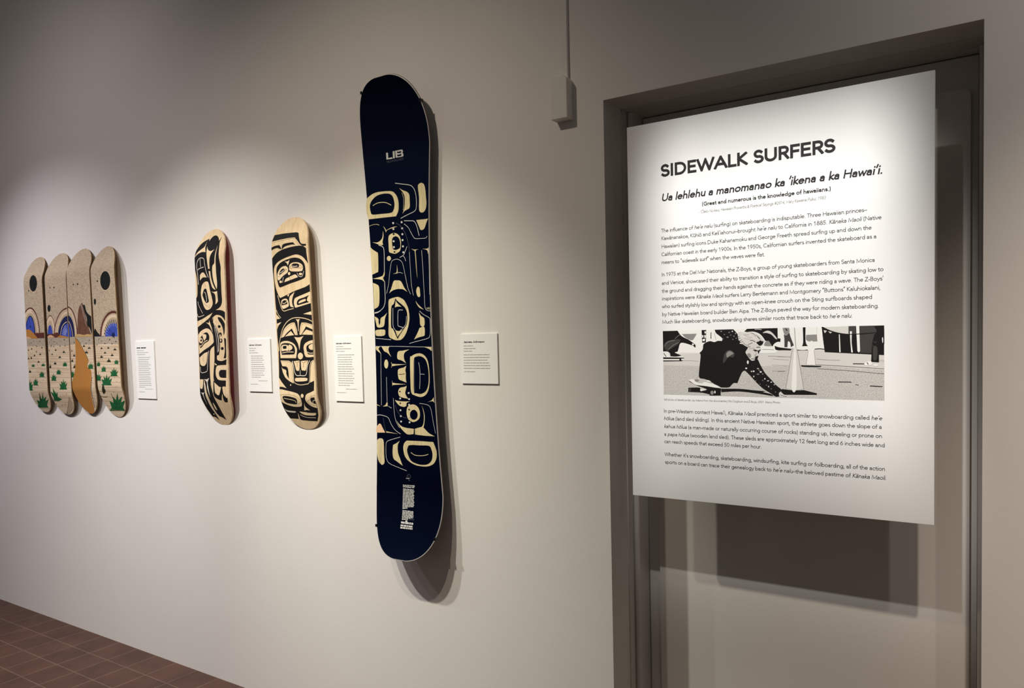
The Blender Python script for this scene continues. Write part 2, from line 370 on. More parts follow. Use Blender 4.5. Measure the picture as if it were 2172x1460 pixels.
# covering board on the leaf, rounded top corners
mb = MB()
px0, px1, pz0, pz1, rr = -.947, -.1125, .02, 2.052, .018
prof = [(px0, pz0), (px1, pz0)] + [(px1 - rr + rr * math.cos(a), pz1 - rr + rr * math.sin(a)) for a in (0, .39, .785, 1.18, 1.57)] + [(px0 + rr - rr * math.cos(a), pz1 - rr + rr * math.sin(a)) for a in (1.57, 1.18, .785, .39, 0)]
yF, yB = LY - .017, LY
mb.quad([(x, yF, z) for x, z in prof])
for i in range(len(prof)):
    a, b = prof[i - 1], prof[i]; mb.quad([(a[0], yF, a[1]), (a[0], yB, a[1]), (b[0], yB, b[1]), (b[0], yF, b[1])])
pn = mb.build('door_panel', M_DOOR, door)

# ------------------------------------------------------------------ boards
BOARDS = {
'quad1': dict(P=[-4.3259, 1.5429, 0.0979, 0.8362, 0.1214, 0.1173, 0.3666, 0.2902, 0.0052, 0.1148, 0.1231, 2.1443], d0=0.045, art='''
1kf:491,2659 413,2453 248,2308 39,2263 -158,2332 -290,2496 -320,2712 -269,2923 -172,3077 8,3125 251,3046 446,2874
2kf:-382,2325 -403,2298 -446,2289 -486,2303 -500,2332 -479,2359 -436,2368 -396,2354
1mf:496,-100* 506,237 466,555 372,844 237,1088 61,1277 -147,1398 -377,1446 -623,1420 -862,1319 -1086,1145 -1282,910 -1449,624 -1566,302 -1631,-40*
2ff:410,-98* 417,222 382,527 303,799 173,1031 12,1208 -179,1325 -386,1369 -608,1345 -828,1246 -1033,1082 -1222,859 -1369,589 -1478,282 -1540,-42*
3tf:197,-92* 204,178 181,434 119,664 19,861 -104,1009 -251,1106 -412,1142 -587,1121 -757,1036 -917,898 -1065,708 -1182,481 -1266,223 -1316,-51*
4nf:5,-87* 15,155 0,384 -41,587 -109,761 -199,893 -307,977 -428,1008 -560,988 -688,912 -810,788 -919,619 -1009,417 -1077,188 -1118,-57*
5vf:-71,-85* -62,146 -72,363 -103,558 -160,723 -240,849 -331,927 -434,957 -549,935 -658,865 -767,746 -863,585 -940,392 -1001,174 -1040,-59*
4ml17:272,8 417,13
4ml17:278,119 419,132
4ml17:273,227 415,251
4ml17:268,335 405,367
4ml17:251,438 389,478
4ml17:233,538 366,587
4ml17:209,635 338,693
4ml17:179,724 302,790
4ml17:142,811 255,883
4ml17:104,889 207,970
4ml17:54,962 152,1049
4ml17:9,1027 96,1120
4ml17:-49,1083 33,1182
4ml17:-108,1131 -37,1233
4ml17:-167,1174 -108,1279
4ml17:-228,1205 -186,1314
6nf:-412,426 -437,390 -489,377 -537,394 -554,431 -529,466 -477,480 -429,463
1ff:-1341,-161* 1448,-229* 1841,-2253* 1941,-4753* 1578,-5291* -3539,-4968* -1588,-2263*
2sf:-1341,-161* 1448,-232* 1404,-636* -1391,-581*
2bl12:-1272,-598 30,-635 2011,-687
2bl12:-1280,-668 23,-703 2003,-754
2bl12:-1289,-749 14,-783 1995,-831
2bl12:-1298,-824 5,-857 1987,-903
2bl12:-1308,-908 -4,-940 1978,-984
2bl12:-1319,-1004 -15,-1034 1969,-1075
2bl12:-1331,-1106 -26,-1134 1958,-1173
2bl12:-1348,-1248 -42,-1274 1943,-1309
2bl12:-1367,-1417 -61,-1440 1926,-1470
2bl12:-1386,-1577 -79,-1597 1909,-1623
2bl12:-1408,-1761 -99,-1777 1888,-1821
2bl12:-1432,-1971 -123,-1984 1866,-2022
2bl12:-1464,-2248 -154,-2256 1837,-2287
2bl12:-1497,-2526 -185,-2529 1809,-2553
2bl12:-1530,-2805 -216,-2803 1780,-2819
2bl12:-1597,-3042 -279,-3036 1717,-3046
2bl12:-1805,-3341 -475,-3329 1495,-3386
2bl12:-1999,-3597 -659,-3581 1323,-3632
2bl12:-2218,-3889 -868,-3867 1128,-3910
7of:-988,287* -600,289 -290,150 92,-89 253,-213* -1042,-180*
7pf:-1030,-73* -733,-96 -389,-197* -1042,-180*
6mf:-209,91* 1201,77* 1197,-208* 139,-190* -76,-27
4xf:-243,-360* -228,-332* -217,-335* -195,-299* -187,-336* -175,-331* -161,-362*
4xf:412,-387* 433,-353* 450,-357* 472,-315* 479,-357* 503,-352* 516,-389*
4xf:-518,-440* -502,-412* -491,-415* -469,-378* -461,-416* -449,-410* -435,-442*
4xf:25,-629* 52,-595* 69,-599* 98,-556* 110,-599* 134,-594* 153,-632*
4xf:-725,-485* -710,-462* -698,-465* -684,-440* -681,-466* -663,-463* -653,-486*
4xf:542,-719* 581,-677* 604,-683* 638,-630* 655,-684* 690,-676* 714,-722*
4xf:-556,-776* -521,-725* -498,-731* -460,-663* -445,-732* -414,-721* -391,-779*
4xf:-878,-828* -848,-777* -831,-783* -805,-714* -795,-784* -770,-772* -758,-830*
4xf:-36,-914* -9,-880* 8,-883* 36,-841* 49,-884* 73,-878* 92,-916*
4xf:312,-1076* 359,-1019* 387,-1025* 430,-952* 450,-1026* 492,-1015* 519,-1078*
4xf:-295,-1125* -253,-1068* -224,-1074* -187,-1000* -172,-1075* -129,-1064* -107,-1127*
4xf:-943,-1290* -911,-1218* -888,-1227* -853,-1132* -846,-1228* -814,-1211* -800,-1292*
4xf:-660,-1264* -616,-1193* -593,-1202* -553,-1107* -540,-1202* -502,-1185* -482,-1266*
4xf:70,-1472* 123,-1413* 163,-1419* 212,-1342* 238,-1419* 292,-1408* 325,-1474*
4xf:-917,-2000* -860,-1914* -819,-1922* -764,-1810* -741,-1922* -686,-1905* -655,-2001*
4af:-596,-1689* -539,-1658* -585,-1594* -492,-1612* -503,-1551* -430,-1586* -393,-1517* -377,-1586* -291,-1553* -321,-1613* -218,-1587* -279,-1656* -230,-1691*
4af:460,-1660* 521,-1629* 470,-1566* 572,-1584* 561,-1524* 643,-1559* 685,-1491* 706,-1559* 802,-1526* 772,-1585* 883,-1560* 813,-1628* 872,-1662*
4af:170,-2235* 264,-2169* 192,-2038* 338,-2072* 329,-1950* 437,-2021* 499,-1879* 529,-2021* 663,-1950* 615,-2072* 769,-2021* 674,-2163* 746,-2234*
4af:-520,-2679* -434,-2600* -493,-2448* -362,-2487* -363,-2343* -267,-2426* -201,-2259* -179,-2426* -52,-2342* -98,-2486* 49,-2425* -45,-2591* 21,-2674*
4af:-1291,-2963* -1154,-2847* -1235,-2615* -1056,-2678* -1060,-2459* -931,-2584* -842,-2334* -817,-2583* -642,-2457* -715,-2675* -514,-2581* -644,-2830* -570,-2954*
4af:-857,-3932* -546,-3774* -518,-3469* -237,-3544* -82,-3257* 59,-3417* 393,-3089* 264,-3413* 668,-3244* 382,-3531* 806,-3403* 391,-3736* 454,-3897*
4xl73:13,-3094 -13,-3339 -105,-3587
5bl15:-1678,-3986 708,-3943
3bf:-391,-989 -401,-997 -422,-1000 -443,-996 -450,-988 -441,-980 -419,-977 -399,-980
3bf:-127,-1147 -137,-1155 -158,-1158 -178,-1154 -186,-1146 -176,-1138 -155,-1135 -135,-1139
3bf:-785,-1888 -798,-1898 -828,-1902 -858,-1898 -869,-1887 -855,-1877 -825,-1873 -796,-1877
3bf:532,-3086 508,-3101 468,-3108 434,-3103 427,-3088 451,-3073 491,-3066 525,-3072
3bf:499,-1356 488,-1366 463,-1370 439,-1366 430,-1356 442,-1346 467,-1342 491,-1346
3bf:88,-1515 77,-1525 51,-1529 27,-1525 18,-1515 30,-1505 55,-1501 79,-1505
3bf:-504,-996 -514,-1004 -535,-1007 -556,-1003 -563,-995 -554,-987 -533,-984 -512,-987
3bf:-1009,-3523 -1040,-3541 -1089,-3549 -1127,-3543 -1131,-3525 -1100,-3507 -1051,-3499 -1014,-3505
3bf:365,-3107 340,-3122 299,-3129 266,-3123 260,-3108 284,-3093 324,-3087 358,-3092
3bf:572,-1272 561,-1280 536,-1283 512,-1279 503,-1271 514,-1263 539,-1260 563,-1264
3bf:-425,-2571 -440,-2586 -474,-2592 -507,-2586 -519,-2572 -504,-2558 -470,-2551 -437,-2557
3bf:92,-3266 62,-3284 15,-3292 -21,-3286 -26,-3268 4,-3251 51,-3243 88,-3249
3bf:739,-957 730,-965 709,-968 690,-964 682,-956 691,-948 712,-945 732,-949
3bf:88,-2702 71,-2717 33,-2723 -3,-2717 -17,-2703 0,-2689 38,-2683 74,-2688
3bf:63,-1218 52,-1226 27,-1229 3,-1225 -7,-1217 5,-1209 30,-1206 54,-1210
3bf:35,-952 26,-960 5,-963 -15,-959 -23,-951 -14,-943 7,-940 28,-944
3bf:425,-3294 395,-3312 349,-3320 313,-3313 308,-3296 338,-3278 385,-3270 421,-3277
3bf:97,-1587 86,-1597 61,-1601 37,-1596 28,-1586 39,-1576 64,-1572 88,-1576
3bf:642,-2399 627,-2411 594,-2416 562,-2411 550,-2399 565,-2387 598,-2382 629,-2387
3bf:372,-3240 342,-3258 295,-3266 259,-3259 255,-3242 285,-3224 331,-3216 367,-3223
3bf:-5,-1927 -18,-1937 -48,-1941 -76,-1937 -87,-1926 -74,-1916 -44,-1912 -16,-1916
3bf:146,-1978 133,-1990 104,-1995 75,-1990 65,-1978 78,-1966 107,-1961 136,-1966
'''),
'quad2': dict(P=[-4.0927, 1.5408, 0.1064, 0.8392, 0.1204, 0.1126, 0.3446, 0.291, 0.0001, 0.1145, 0.116, 2.0885], d0=0.045, art='''
1kf:-588,1328 -618,1238 -682,1173 -763,1152 -838,1179 -888,1249 -900,1341 -869,1432 -805,1496 -725,1517 -649,1489 -599,1420
1kf:-485,2370 -502,2345 -539,2337 -573,2349 -585,2375 -567,2400 -531,2408 -497,2396
1kf:-73,2360 -93,2334 -137,2325 -178,2339 -193,2367 -172,2393 -129,2402 -87,2388
1mf:-228,-110* -220,130 -235,357 -280,561 -345,734 -437,865 -544,949 -658,978 -783,958 -909,882 -1029,757 -1131,587 -1220,385 -1284,157 -1321,-87*
2ff:-272,-109* -265,120 -275,339 -316,534 -376,699 -457,827 -554,905 -663,934 -782,913 -896,842 -1004,720 -1100,558 -1183,365 -1240,145 -1276,-88*
3tf:-426,-106* -419,74 -429,241 -452,394 -494,523 -551,619 -617,680 -687,701 -767,684 -845,629 -922,536 -992,410 -1047,257 -1093,90 -1118,-91*
4vf:-504,-104* -502,23 -506,143 -528,252 -563,344 -606,412 -657,456 -711,471 -774,459 -834,419 -891,354 -946,263 -991,155 -1020,35 -1039,-93*
5fl29:-544,258 -431,332
5fl29:-580,392 -490,509
5fl29:-637,483 -578,623
5fl29:-707,513 -691,665
5fl29:-788,487 -817,630
5fl29:-864,400 -930,522
5fl29:-928,268 -1026,349
2mf:2366,-207* 2361,119 2294,427 2157,707 1969,946 1727,1130 1451,1248 1150,1296 834,1274 530,1178 242,1011 -5,781 -209,503 -346,189 -414,-145*
3ff:2294,-205* 2288,105 2225,400 2096,669 1917,894 1690,1069 1429,1182 1144,1229 844,1206 555,1114 285,955 51,738 -141,471 -271,170 -337,-147*
4tf:2038,-200* 2037,58 1983,303 1881,526 1738,713 1554,857 1348,950 1119,986 878,968 651,889 433,758 247,577 94,356 -14,108 -62,-155*
5nf:1945,-198* 1942,36 1897,260 1802,461 1673,629 1508,761 1317,846 1109,878 889,862 679,790 483,668 316,507 176,307 82,81 36,-158*
6vf:1624,-191* 1623,-40 1590,104 1529,232 1441,343 1333,427 1207,479 1071,500 926,488 788,443 663,365 550,259 462,132 398,-11 372,-165*
5ml17:997,1091 990,1281
5ml17:933,1086 914,1274
5ml17:868,1072 838,1261
5ml17:807,1058 762,1242
5ml17:741,1039 690,1220
5ml17:680,1016 617,1193
5ml17:618,989 544,1164
5ml17:556,958 471,1128
5ml17:498,922 402,1090
5ml17:441,886 333,1046
5ml17:388,844 268,999
5ml17:329,800 203,949
5ml17:281,752 138,894
5ml17:227,702 83,836
5ml17:183,648 27,774
5ml17:140,594 -29,710
5ml17:96,535 -79,643
5ml17:57,473 -125,572
5ml17:17,411 -171,502
5ml17:-17,346 -211,426
5ml17:-45,280 -247,349
5ml17:-74,212 -277,273
5ml17:-98,144 -307,193
5ml17:-116,72 -332,111
5ml17:-134,1 -352,28
5ml17:-147,-71 -366,-55
7fl41:279,-66 434,286 669,485 974,592
7gl17:934,88 815,437
7gl17:900,67 718,382
7gl17:871,37 630,311
7gl17:841,5 552,226
7gl17:821,-35 493,126
7gl17:806,-76 445,20
1ff:-1358,-165* 1317,-217* 1698,-2205* 1912,-4613* 1580,-5134* -3288,-4846* -1576,-2231*
2sf:-1358,-165* 1317,-220* 1278,-612* -1401,-572*
2bl12:-1292,-616 -41,-645 1846,-685
2bl12:-1299,-684 -48,-711 1840,-750
2bl12:-1307,-762 -56,-789 1832,-825
2bl12:-1315,-835 -63,-861 1826,-895
2bl12:-1324,-917 -72,-941 1818,-973
2bl12:-1333,-1010 -81,-1032 1809,-1062
2bl12:-1344,-1108 -91,-1129 1800,-1156
2bl12:-1358,-1247 -105,-1265 1787,-1288
2bl12:-1376,-1410 -121,-1425 1772,-1445
2bl12:-1392,-1565 -137,-1578 1758,-1593
2bl12:-1411,-1743 -155,-1753 1739,-1785
2bl12:-1432,-1947 -175,-1953 1720,-1980
2bl12:-1461,-2216 -202,-2217 1695,-2237
2bl12:-1489,-2485 -229,-2482 1670,-2495
2bl12:-1518,-2755 -256,-2747 1645,-2753
2bl12:-1548,-2983 -284,-2971 1619,-2970
2bl12:-1691,-3266 -413,-3247 1467,-3293
2bl12:-1868,-3515 -581,-3492 1310,-3531
2bl12:-2069,-3797 -773,-3769 1132,-3801
8mf:-1084,20* -413,27 -49,79 263,-66 -103,-174* -1102,-153*
9pf:-1041,-107 -696,-31 -293,-151* -1047,-171*
8of:-103,-174* 262,-80 795,-133 1083,-180* 974,-213*
4xf:-736,-300* -722,-273* -711,-276* -690,-240* -683,-276* -671,-271* -658,-302*
4xf:-445,-397* -426,-370* -415,-373* -395,-337* -388,-373* -370,-368* -357,-399*
4xf:587,-333* 613,-290* 628,-296* 650,-242* 661,-297* 683,-289* 694,-335*
4xf:-172,-471* -158,-447* -148,-450* -128,-417* -120,-450* -109,-445* -95,-473*
4xf:-912,-431* -897,-404* -887,-407* -872,-370* -870,-407* -852,-402* -844,-432*
4xf:113,-628* 139,-592* 160,-596* 186,-552* 198,-596* 226,-591* 244,-630*
4xf:580,-621* 614,-597* 641,-600* 670,-573* 689,-601* 727,-598* 751,-623*
4xf:-802,-615* -770,-582* -748,-585* -722,-543* -709,-585* -675,-580* -657,-617*
4xf:-510,-647* -484,-614* -468,-617* -447,-575* -435,-617* -412,-612* -399,-648*
4xf:-375,-843* -337,-794* -310,-799* -270,-733* -249,-800* -215,-790* -188,-845*
4xf:-991,-864* -968,-814* -952,-820* -928,-753* -924,-820* -901,-809* -890,-865*
4xf:378,-962* 438,-902* 481,-908* 537,-832* 572,-909* 627,-898* 669,-965*
4xf:-758,-1054* -720,-1010* -693,-1016* -654,-960* -632,-1016* -597,-1008* -569,-1056*
4xf:-40,-1221* 16,-1152* 54,-1160* 106,-1072* 135,-1161* 186,-1147* 222,-1222*
4xf:-559,-1547* -495,-1466* -451,-1474* -391,-1369* -357,-1475* -301,-1458* -260,-1547*
4xf:-1042,-1734* -984,-1608* -952,-1622* -901,-1454* -884,-1622* -837,-1594* -818,-1734*
4af:326,-1642* 401,-1595* 340,-1501* 456,-1526* 449,-1438* 536,-1488* 588,-1389* 616,-1488* 723,-1439* 687,-1527* 814,-1488* 735,-1590* 799,-1642*
4af:-351,-2059* -273,-2001* -333,-1887* -210,-1917* -221,-1808* -128,-1869* -72,-1747* -46,-1869* 70,-1808* 26,-1916* 162,-1868* 78,-1993* 142,-2057*
4af:-914,-2394* -823,-2320* -892,-2178* -750,-2216* -758,-2079* -655,-2156* -594,-1999* -566,-2156* -436,-2077* -483,-2214* -333,-2154* -427,-2311* -357,-2388*
4af:-117,-2836* 14,-2732* -85,-2522* 117,-2575* 104,-2378* 251,-2490* 339,-2262* 376,-2488* 560,-2373* 492,-2570* 704,-2485* 574,-2712* 670,-2823*
4af:-1036,-2973* -747,-3039* -784,-2758* -478,-3062* -309,-2960* -404,-3235* -40,-3346* -449,-3461* -949,-3459* -857,-3246*
5nl53:240,-3815 -89,-4142
5tf:755,-3208* 840,-3441 640,-3862 89,-4120* -30,-4095*
6ml24:755,-3208 212,-3816 -117,-4143
3bf:-700,-1622 -711,-1632 -735,-1636 -758,-1632 -767,-1622 -756,-1612 -732,-1608 -709,-1612
3bf:553,-832 544,-839 525,-842 506,-839 499,-831 508,-823 527,-820 546,-824
3bf:-1005,-2615 -1019,-2629 -1052,-2635 -1083,-2630 -1095,-2616 -1080,-2602 -1048,-2596 -1016,-2601
3bf:-545,-2329 -559,-2341 -591,-2346 -622,-2342 -634,-2330 -620,-2318 -588,-2313 -557,-2317
3bf:-142,-1739 -154,-1749 -182,-1753 -209,-1749 -219,-1739 -207,-1729 -179,-1725 -152,-1729
3bf:839,-1294 829,-1302 806,-1305 784,-1302 775,-1294 785,-1286 808,-1283 830,-1286
3bf:-208,-1308 -219,-1316 -242,-1319 -265,-1316 -274,-1308 -264,-1300 -240,-1297 -217,-1301
3bf:163,-1534 152,-1544 129,-1548 106,-1544 97,-1534 108,-1524 132,-1520 154,-1524
3bf:-474,-2980 -492,-2994 -529,-3001 -563,-2996 -574,-2982 -556,-2967 -519,-2961 -485,-2966
3bf:-480,-2401 -495,-2413 -526,-2418 -557,-2414 -569,-2402 -555,-2390 -523,-2385 -492,-2389
3bf:696,-1009 688,-1016 669,-1019 650,-1016 643,-1008 651,-1000 671,-997 689,-1001
3bf:-860,-1387 -871,-1396 -895,-1400 -918,-1396 -927,-1386 -916,-1376 -892,-1372 -869,-1377
3bf:308,-2564 295,-2576 263,-2581 233,-2577 222,-2565 235,-2553 267,-2548 297,-2552
3bf:-569,-1703 -580,-1713 -604,-1717 -627,-1713 -636,-1703 -625,-1693 -601,-1689 -578,-1693
3bf:-716,-2095 -728,-2107 -756,-2112 -784,-2108 -794,-2096 -781,-2084 -753,-2079 -726,-2083
3bf:-1028,-2838 -1044,-2852 -1081,-2858 -1116,-2853 -1130,-2839 -1113,-2825 -1077,-2819 -1041,-2824
3bf:114,-3640 86,-3658 42,-3666 7,-3660 3,-3643 31,-3625 75,-3617 109,-3623
3bf:-192,-3664 -220,-3682 -265,-3690 -299,-3684 -304,-3667 -276,-3649 -231,-3641 -196,-3647
3bf:-958,-1571 -969,-1581 -993,-1585 -1016,-1581 -1025,-1571 -1014,-1561 -990,-1557 -967,-1562
3bf:602,-3046 583,-3060 546,-3067 514,-3062 505,-3048 524,-3034 560,-3027 593,-3032
3bf:-758,-3626 -787,-3644 -832,-3653 -867,-3647 -872,-3630 -843,-3612 -798,-3603 -762,-3609
3bf:-87,-3195 -111,-3210 -150,-3217 -182,-3212 -187,-3198 -164,-3183 -125,-3176 -93,-3181
3bf:-425,-1274 -436,-1282 -460,-1285 -483,-1282 -492,-1274 -481,-1266 -457,-1263 -434,-1266
3bf:-138,-1109 -147,-1117 -167,-1120 -186,-1117 -193,-1109 -184,-1101 -164,-1098 -145,-1101
'''),
'quad3': dict(P=[-3.869, 1.5491, 0.1082, 0.8318, 0.1148, 0.1312, 0.3469, 0.2455, 0.0064, 0.0988, 0.1365, 1.8433], d0=0.045, art='''
1kf:-392,2321 -411,2294 -453,2285 -492,2300 -505,2329 -486,2356 -444,2365 -405,2351
1kf:36,2315 12,2288 -39,2280 -89,2295 -107,2324 -83,2351 -31,2359 18,2344
2mf:-292,-266* -284,70 -323,388 -407,678 -533,920 -696,1107 -888,1227 -1100,1275 -1326,1248 -1546,1147 -1753,974 -1935,741 -2086,453 -2197,132 -2256,-209*
3ff:-380,-263* -373,59 -403,364 -479,638 -595,871 -744,1050 -916,1164 -1107,1208 -1312,1182 -1509,1086 -1699,920 -1869,694 -2007,422 -2106,115 -2163,-211*
4tf:-515,-259* -508,4 -540,256 -599,484 -699,676 -826,822 -974,915 -1134,952 -1307,930 -1476,850 -1635,715 -1779,529 -1890,303 -1977,50 -2022,-218*
5nf:-567,-258* -563,-21 -592,206 -649,410 -741,581 -858,713 -997,800 -1147,830 -1309,813 -1466,738 -1613,616 -1744,451 -1847,249 -1926,21 -1968,-219*
6vf:-891,-249* -885,-92 -896,57 -929,193 -975,306 -1035,392 -1108,446 -1186,466 -1272,453 -1357,404 -1436,322 -1506,213 -1569,79 -1612,-70 -1634,-229*
5tl15:-511,-168 -354,-156
5tl15:-506,-74 -352,-41
5tl15:-507,18 -351,69
5tl15:-518,110 -360,182
5tl15:-530,201 -375,287
5tl15:-541,288 -395,393
5tl15:-564,370 -421,493
5tl15:-587,451 -448,588
5tl15:-621,525 -485,681
5tl15:-655,596 -528,763
5tl15:-690,663 -572,843
5tl15:-731,721 -622,915
5tl15:-778,774 -678,980
5tl15:-826,822 -735,1036
5tl15:-874,862 -793,1085
5tl15:-929,894 -862,1126
5tl15:-984,921 -928,1156
5tl15:-1040,939 -999,1178
7fl39:-1072,543 -887,292 -787,-9 -734,-253
2rf:-334,-170* -196,669 -75,1091 128,1321* 263,1394* 354,1283 498,958 665,369 1006,-222*
3hf:100,1296* 213,1396* 383,1069 533,560 597,187 390,645 186,1132
4kf:294,1445* 379,1282 529,1261 671,924 1119,654* 1057,-211* 889,98 667,290 642,635 431,1041
4ml24:69,498 99,284 167,202
4ml22:291,171 444,-73 537,-156
4ml19:-168,186 -62,-31 -99,-137
1ff:-1419,-229* 1296,-301* 1641,-2280* 1857,-4603* 1597,-5093* -3190,-4791* -1638,-2286*
2sf:-1419,-229* 1296,-304* 1258,-684* -1461,-624*
2bl12:-1365,-722 -85,-759 1785,-810
2bl12:-1372,-787 -92,-823 1779,-872
2bl12:-1380,-863 -100,-898 1772,-945
2bl12:-1388,-934 -107,-967 1765,-1013
2bl12:-1396,-1013 -115,-1045 1758,-1088
2bl12:-1405,-1103 -124,-1133 1749,-1174
2bl12:-1416,-1199 -134,-1227 1740,-1266
2bl12:-1430,-1333 -147,-1359 1728,-1394
2bl12:-1447,-1491 -163,-1514 1713,-1545
2bl12:-1463,-1642 -178,-1662 1699,-1689
2bl12:-1481,-1814 -196,-1831 1681,-1874
2bl12:-1502,-2011 -216,-2025 1662,-2063
2bl12:-1530,-2272 -242,-2281 1638,-2312
2bl12:-1557,-2533 -268,-2537 1614,-2561
2bl12:-1593,-2795 -302,-2794 1580,-2811
2bl12:-1695,-3023 -398,-3018 1486,-3029
2bl12:-1861,-3301 -555,-3291 1313,-3345
2bl12:-2001,-3537 -689,-3523 1189,-3571
2bl12:-2160,-3805 -840,-3785 1049,-3827
5yf:-514,-152 -99,-137 305,-189 612,-158 1034,-197* 1025,-289* -552,-264*
6ol17:-525,-254 1025,-281
5of:-554,-285* -189,-510 134,-865 409,-1163 607,-1458 464,-1722 741,-1870 818,-2202 661,-2815 515,-3346 394,-3943 204,-4177* -163,-4101 -645,-3855 -974,-3517 -1120,-3087 -1125,-2722 -1016,-2448 -760,-2013 -677,-1715 -583,-1310
6xl22:-554,-285 -189,-510 134,-865 409,-1163 607,-1458
6xl39:831,-2229 774,-2547 672,-2923 591,-3345 515,-3798
6sl53:740,-3258 722,-3652 613,-3895
6xl5:607,-3091 608,-3089
4xf:129,-771* 181,-705* 216,-714* 260,-630* 282,-716* 334,-703* 362,-776*
4xf:-723,-546* -699,-516* -678,-520* -653,-482* -641,-520* -615,-516* -597,-548*
4xf:721,-479* 744,-447* 764,-451* 788,-412* 799,-452* 824,-447* 841,-482*
4xf:414,-617* 437,-586* 452,-589* 471,-549* 483,-590* 503,-585* 515,-620*
4xf:117,-530* 130,-507* 135,-509* 148,-478* 150,-510* 161,-505* 168,-532*
4xf:590,-873* 652,-813* 691,-822* 744,-744* 776,-824* 832,-812* 871,-879*
4xf:264,-1094* 342,-1023* 392,-1032* 457,-937* 498,-1034* 570,-1019* 618,-1099*
4xf:-852,-1231* -797,-1158* -761,-1167* -714,-1070* -693,-1168* -639,-1153* -611,-1234*
4xf:-994,-979* -967,-925* -952,-931* -929,-861* -921,-931* -898,-921* -889,-981*
4xf:-1048,-1495* -997,-1408* -966,-1420* -923,-1306* -903,-1420* -859,-1402* -838,-1497*
4xf:-886,-1809* -817,-1698* -776,-1712* -714,-1566* -687,-1712* -627,-1688* -593,-1810*
7af:501,-1856* 588,-1795* 520,-1672* 652,-1705* 644,-1591* 743,-1658* 801,-1526* 828,-1659* 949,-1593* 908,-1707* 1047,-1660* 959,-1792* 1027,-1858*
4af:-1184,-2285* -1124,-2211* -1161,-2059* -1070,-2100* -1071,-1958* -1005,-2040* -956,-1877* -947,-2040* -854,-1958* -895,-2100* -789,-2040* -859,-2203* -815,-2285*
7ff:833,-2255 824,-2270 806,-2276 789,-2270 783,-2255 792,-2240 810,-2234 827,-2240
7ff:822,-2367 813,-2382 795,-2388 778,-2382 772,-2367 781,-2352 799,-2345 816,-2352
7ff:811,-2478 802,-2493 784,-2499 766,-2493 761,-2478 769,-2463 788,-2457 805,-2463
7ff:800,-2590 791,-2605 772,-2611 755,-2605 749,-2590 758,-2575 777,-2569 794,-2575
7ff:788,-2701 779,-2716 761,-2723 744,-2717 738,-2702 747,-2687 766,-2680 783,-2686
7ff:777,-2814 765,-2829 746,-2835 730,-2829 727,-2814 738,-2799 758,-2792 774,-2798
7ff:735,-2928 720,-2944 699,-2950 685,-2944 685,-2929 699,-2913 719,-2906 735,-2913
7ff:718,-3045 702,-3061 680,-3068 666,-3062 668,-3046 684,-3030 705,-3023 720,-3029
7ff:698,-3163 681,-3179 660,-3186 645,-3180 647,-3164 663,-3148 685,-3141 699,-3147
7ff:677,-3281 660,-3297 639,-3304 625,-3298 626,-3282 642,-3266 664,-3259 678,-3265
7ff:656,-3400 640,-3416 618,-3423 604,-3417 605,-3401 622,-3384 643,-3377 658,-3384
7ff:635,-3518 619,-3535 597,-3542 583,-3535 584,-3519 601,-3503 623,-3496 637,-3502
7ff:615,-3637 598,-3654 576,-3661 562,-3654 564,-3638 580,-3622 602,-3615 616,-3621
'''),
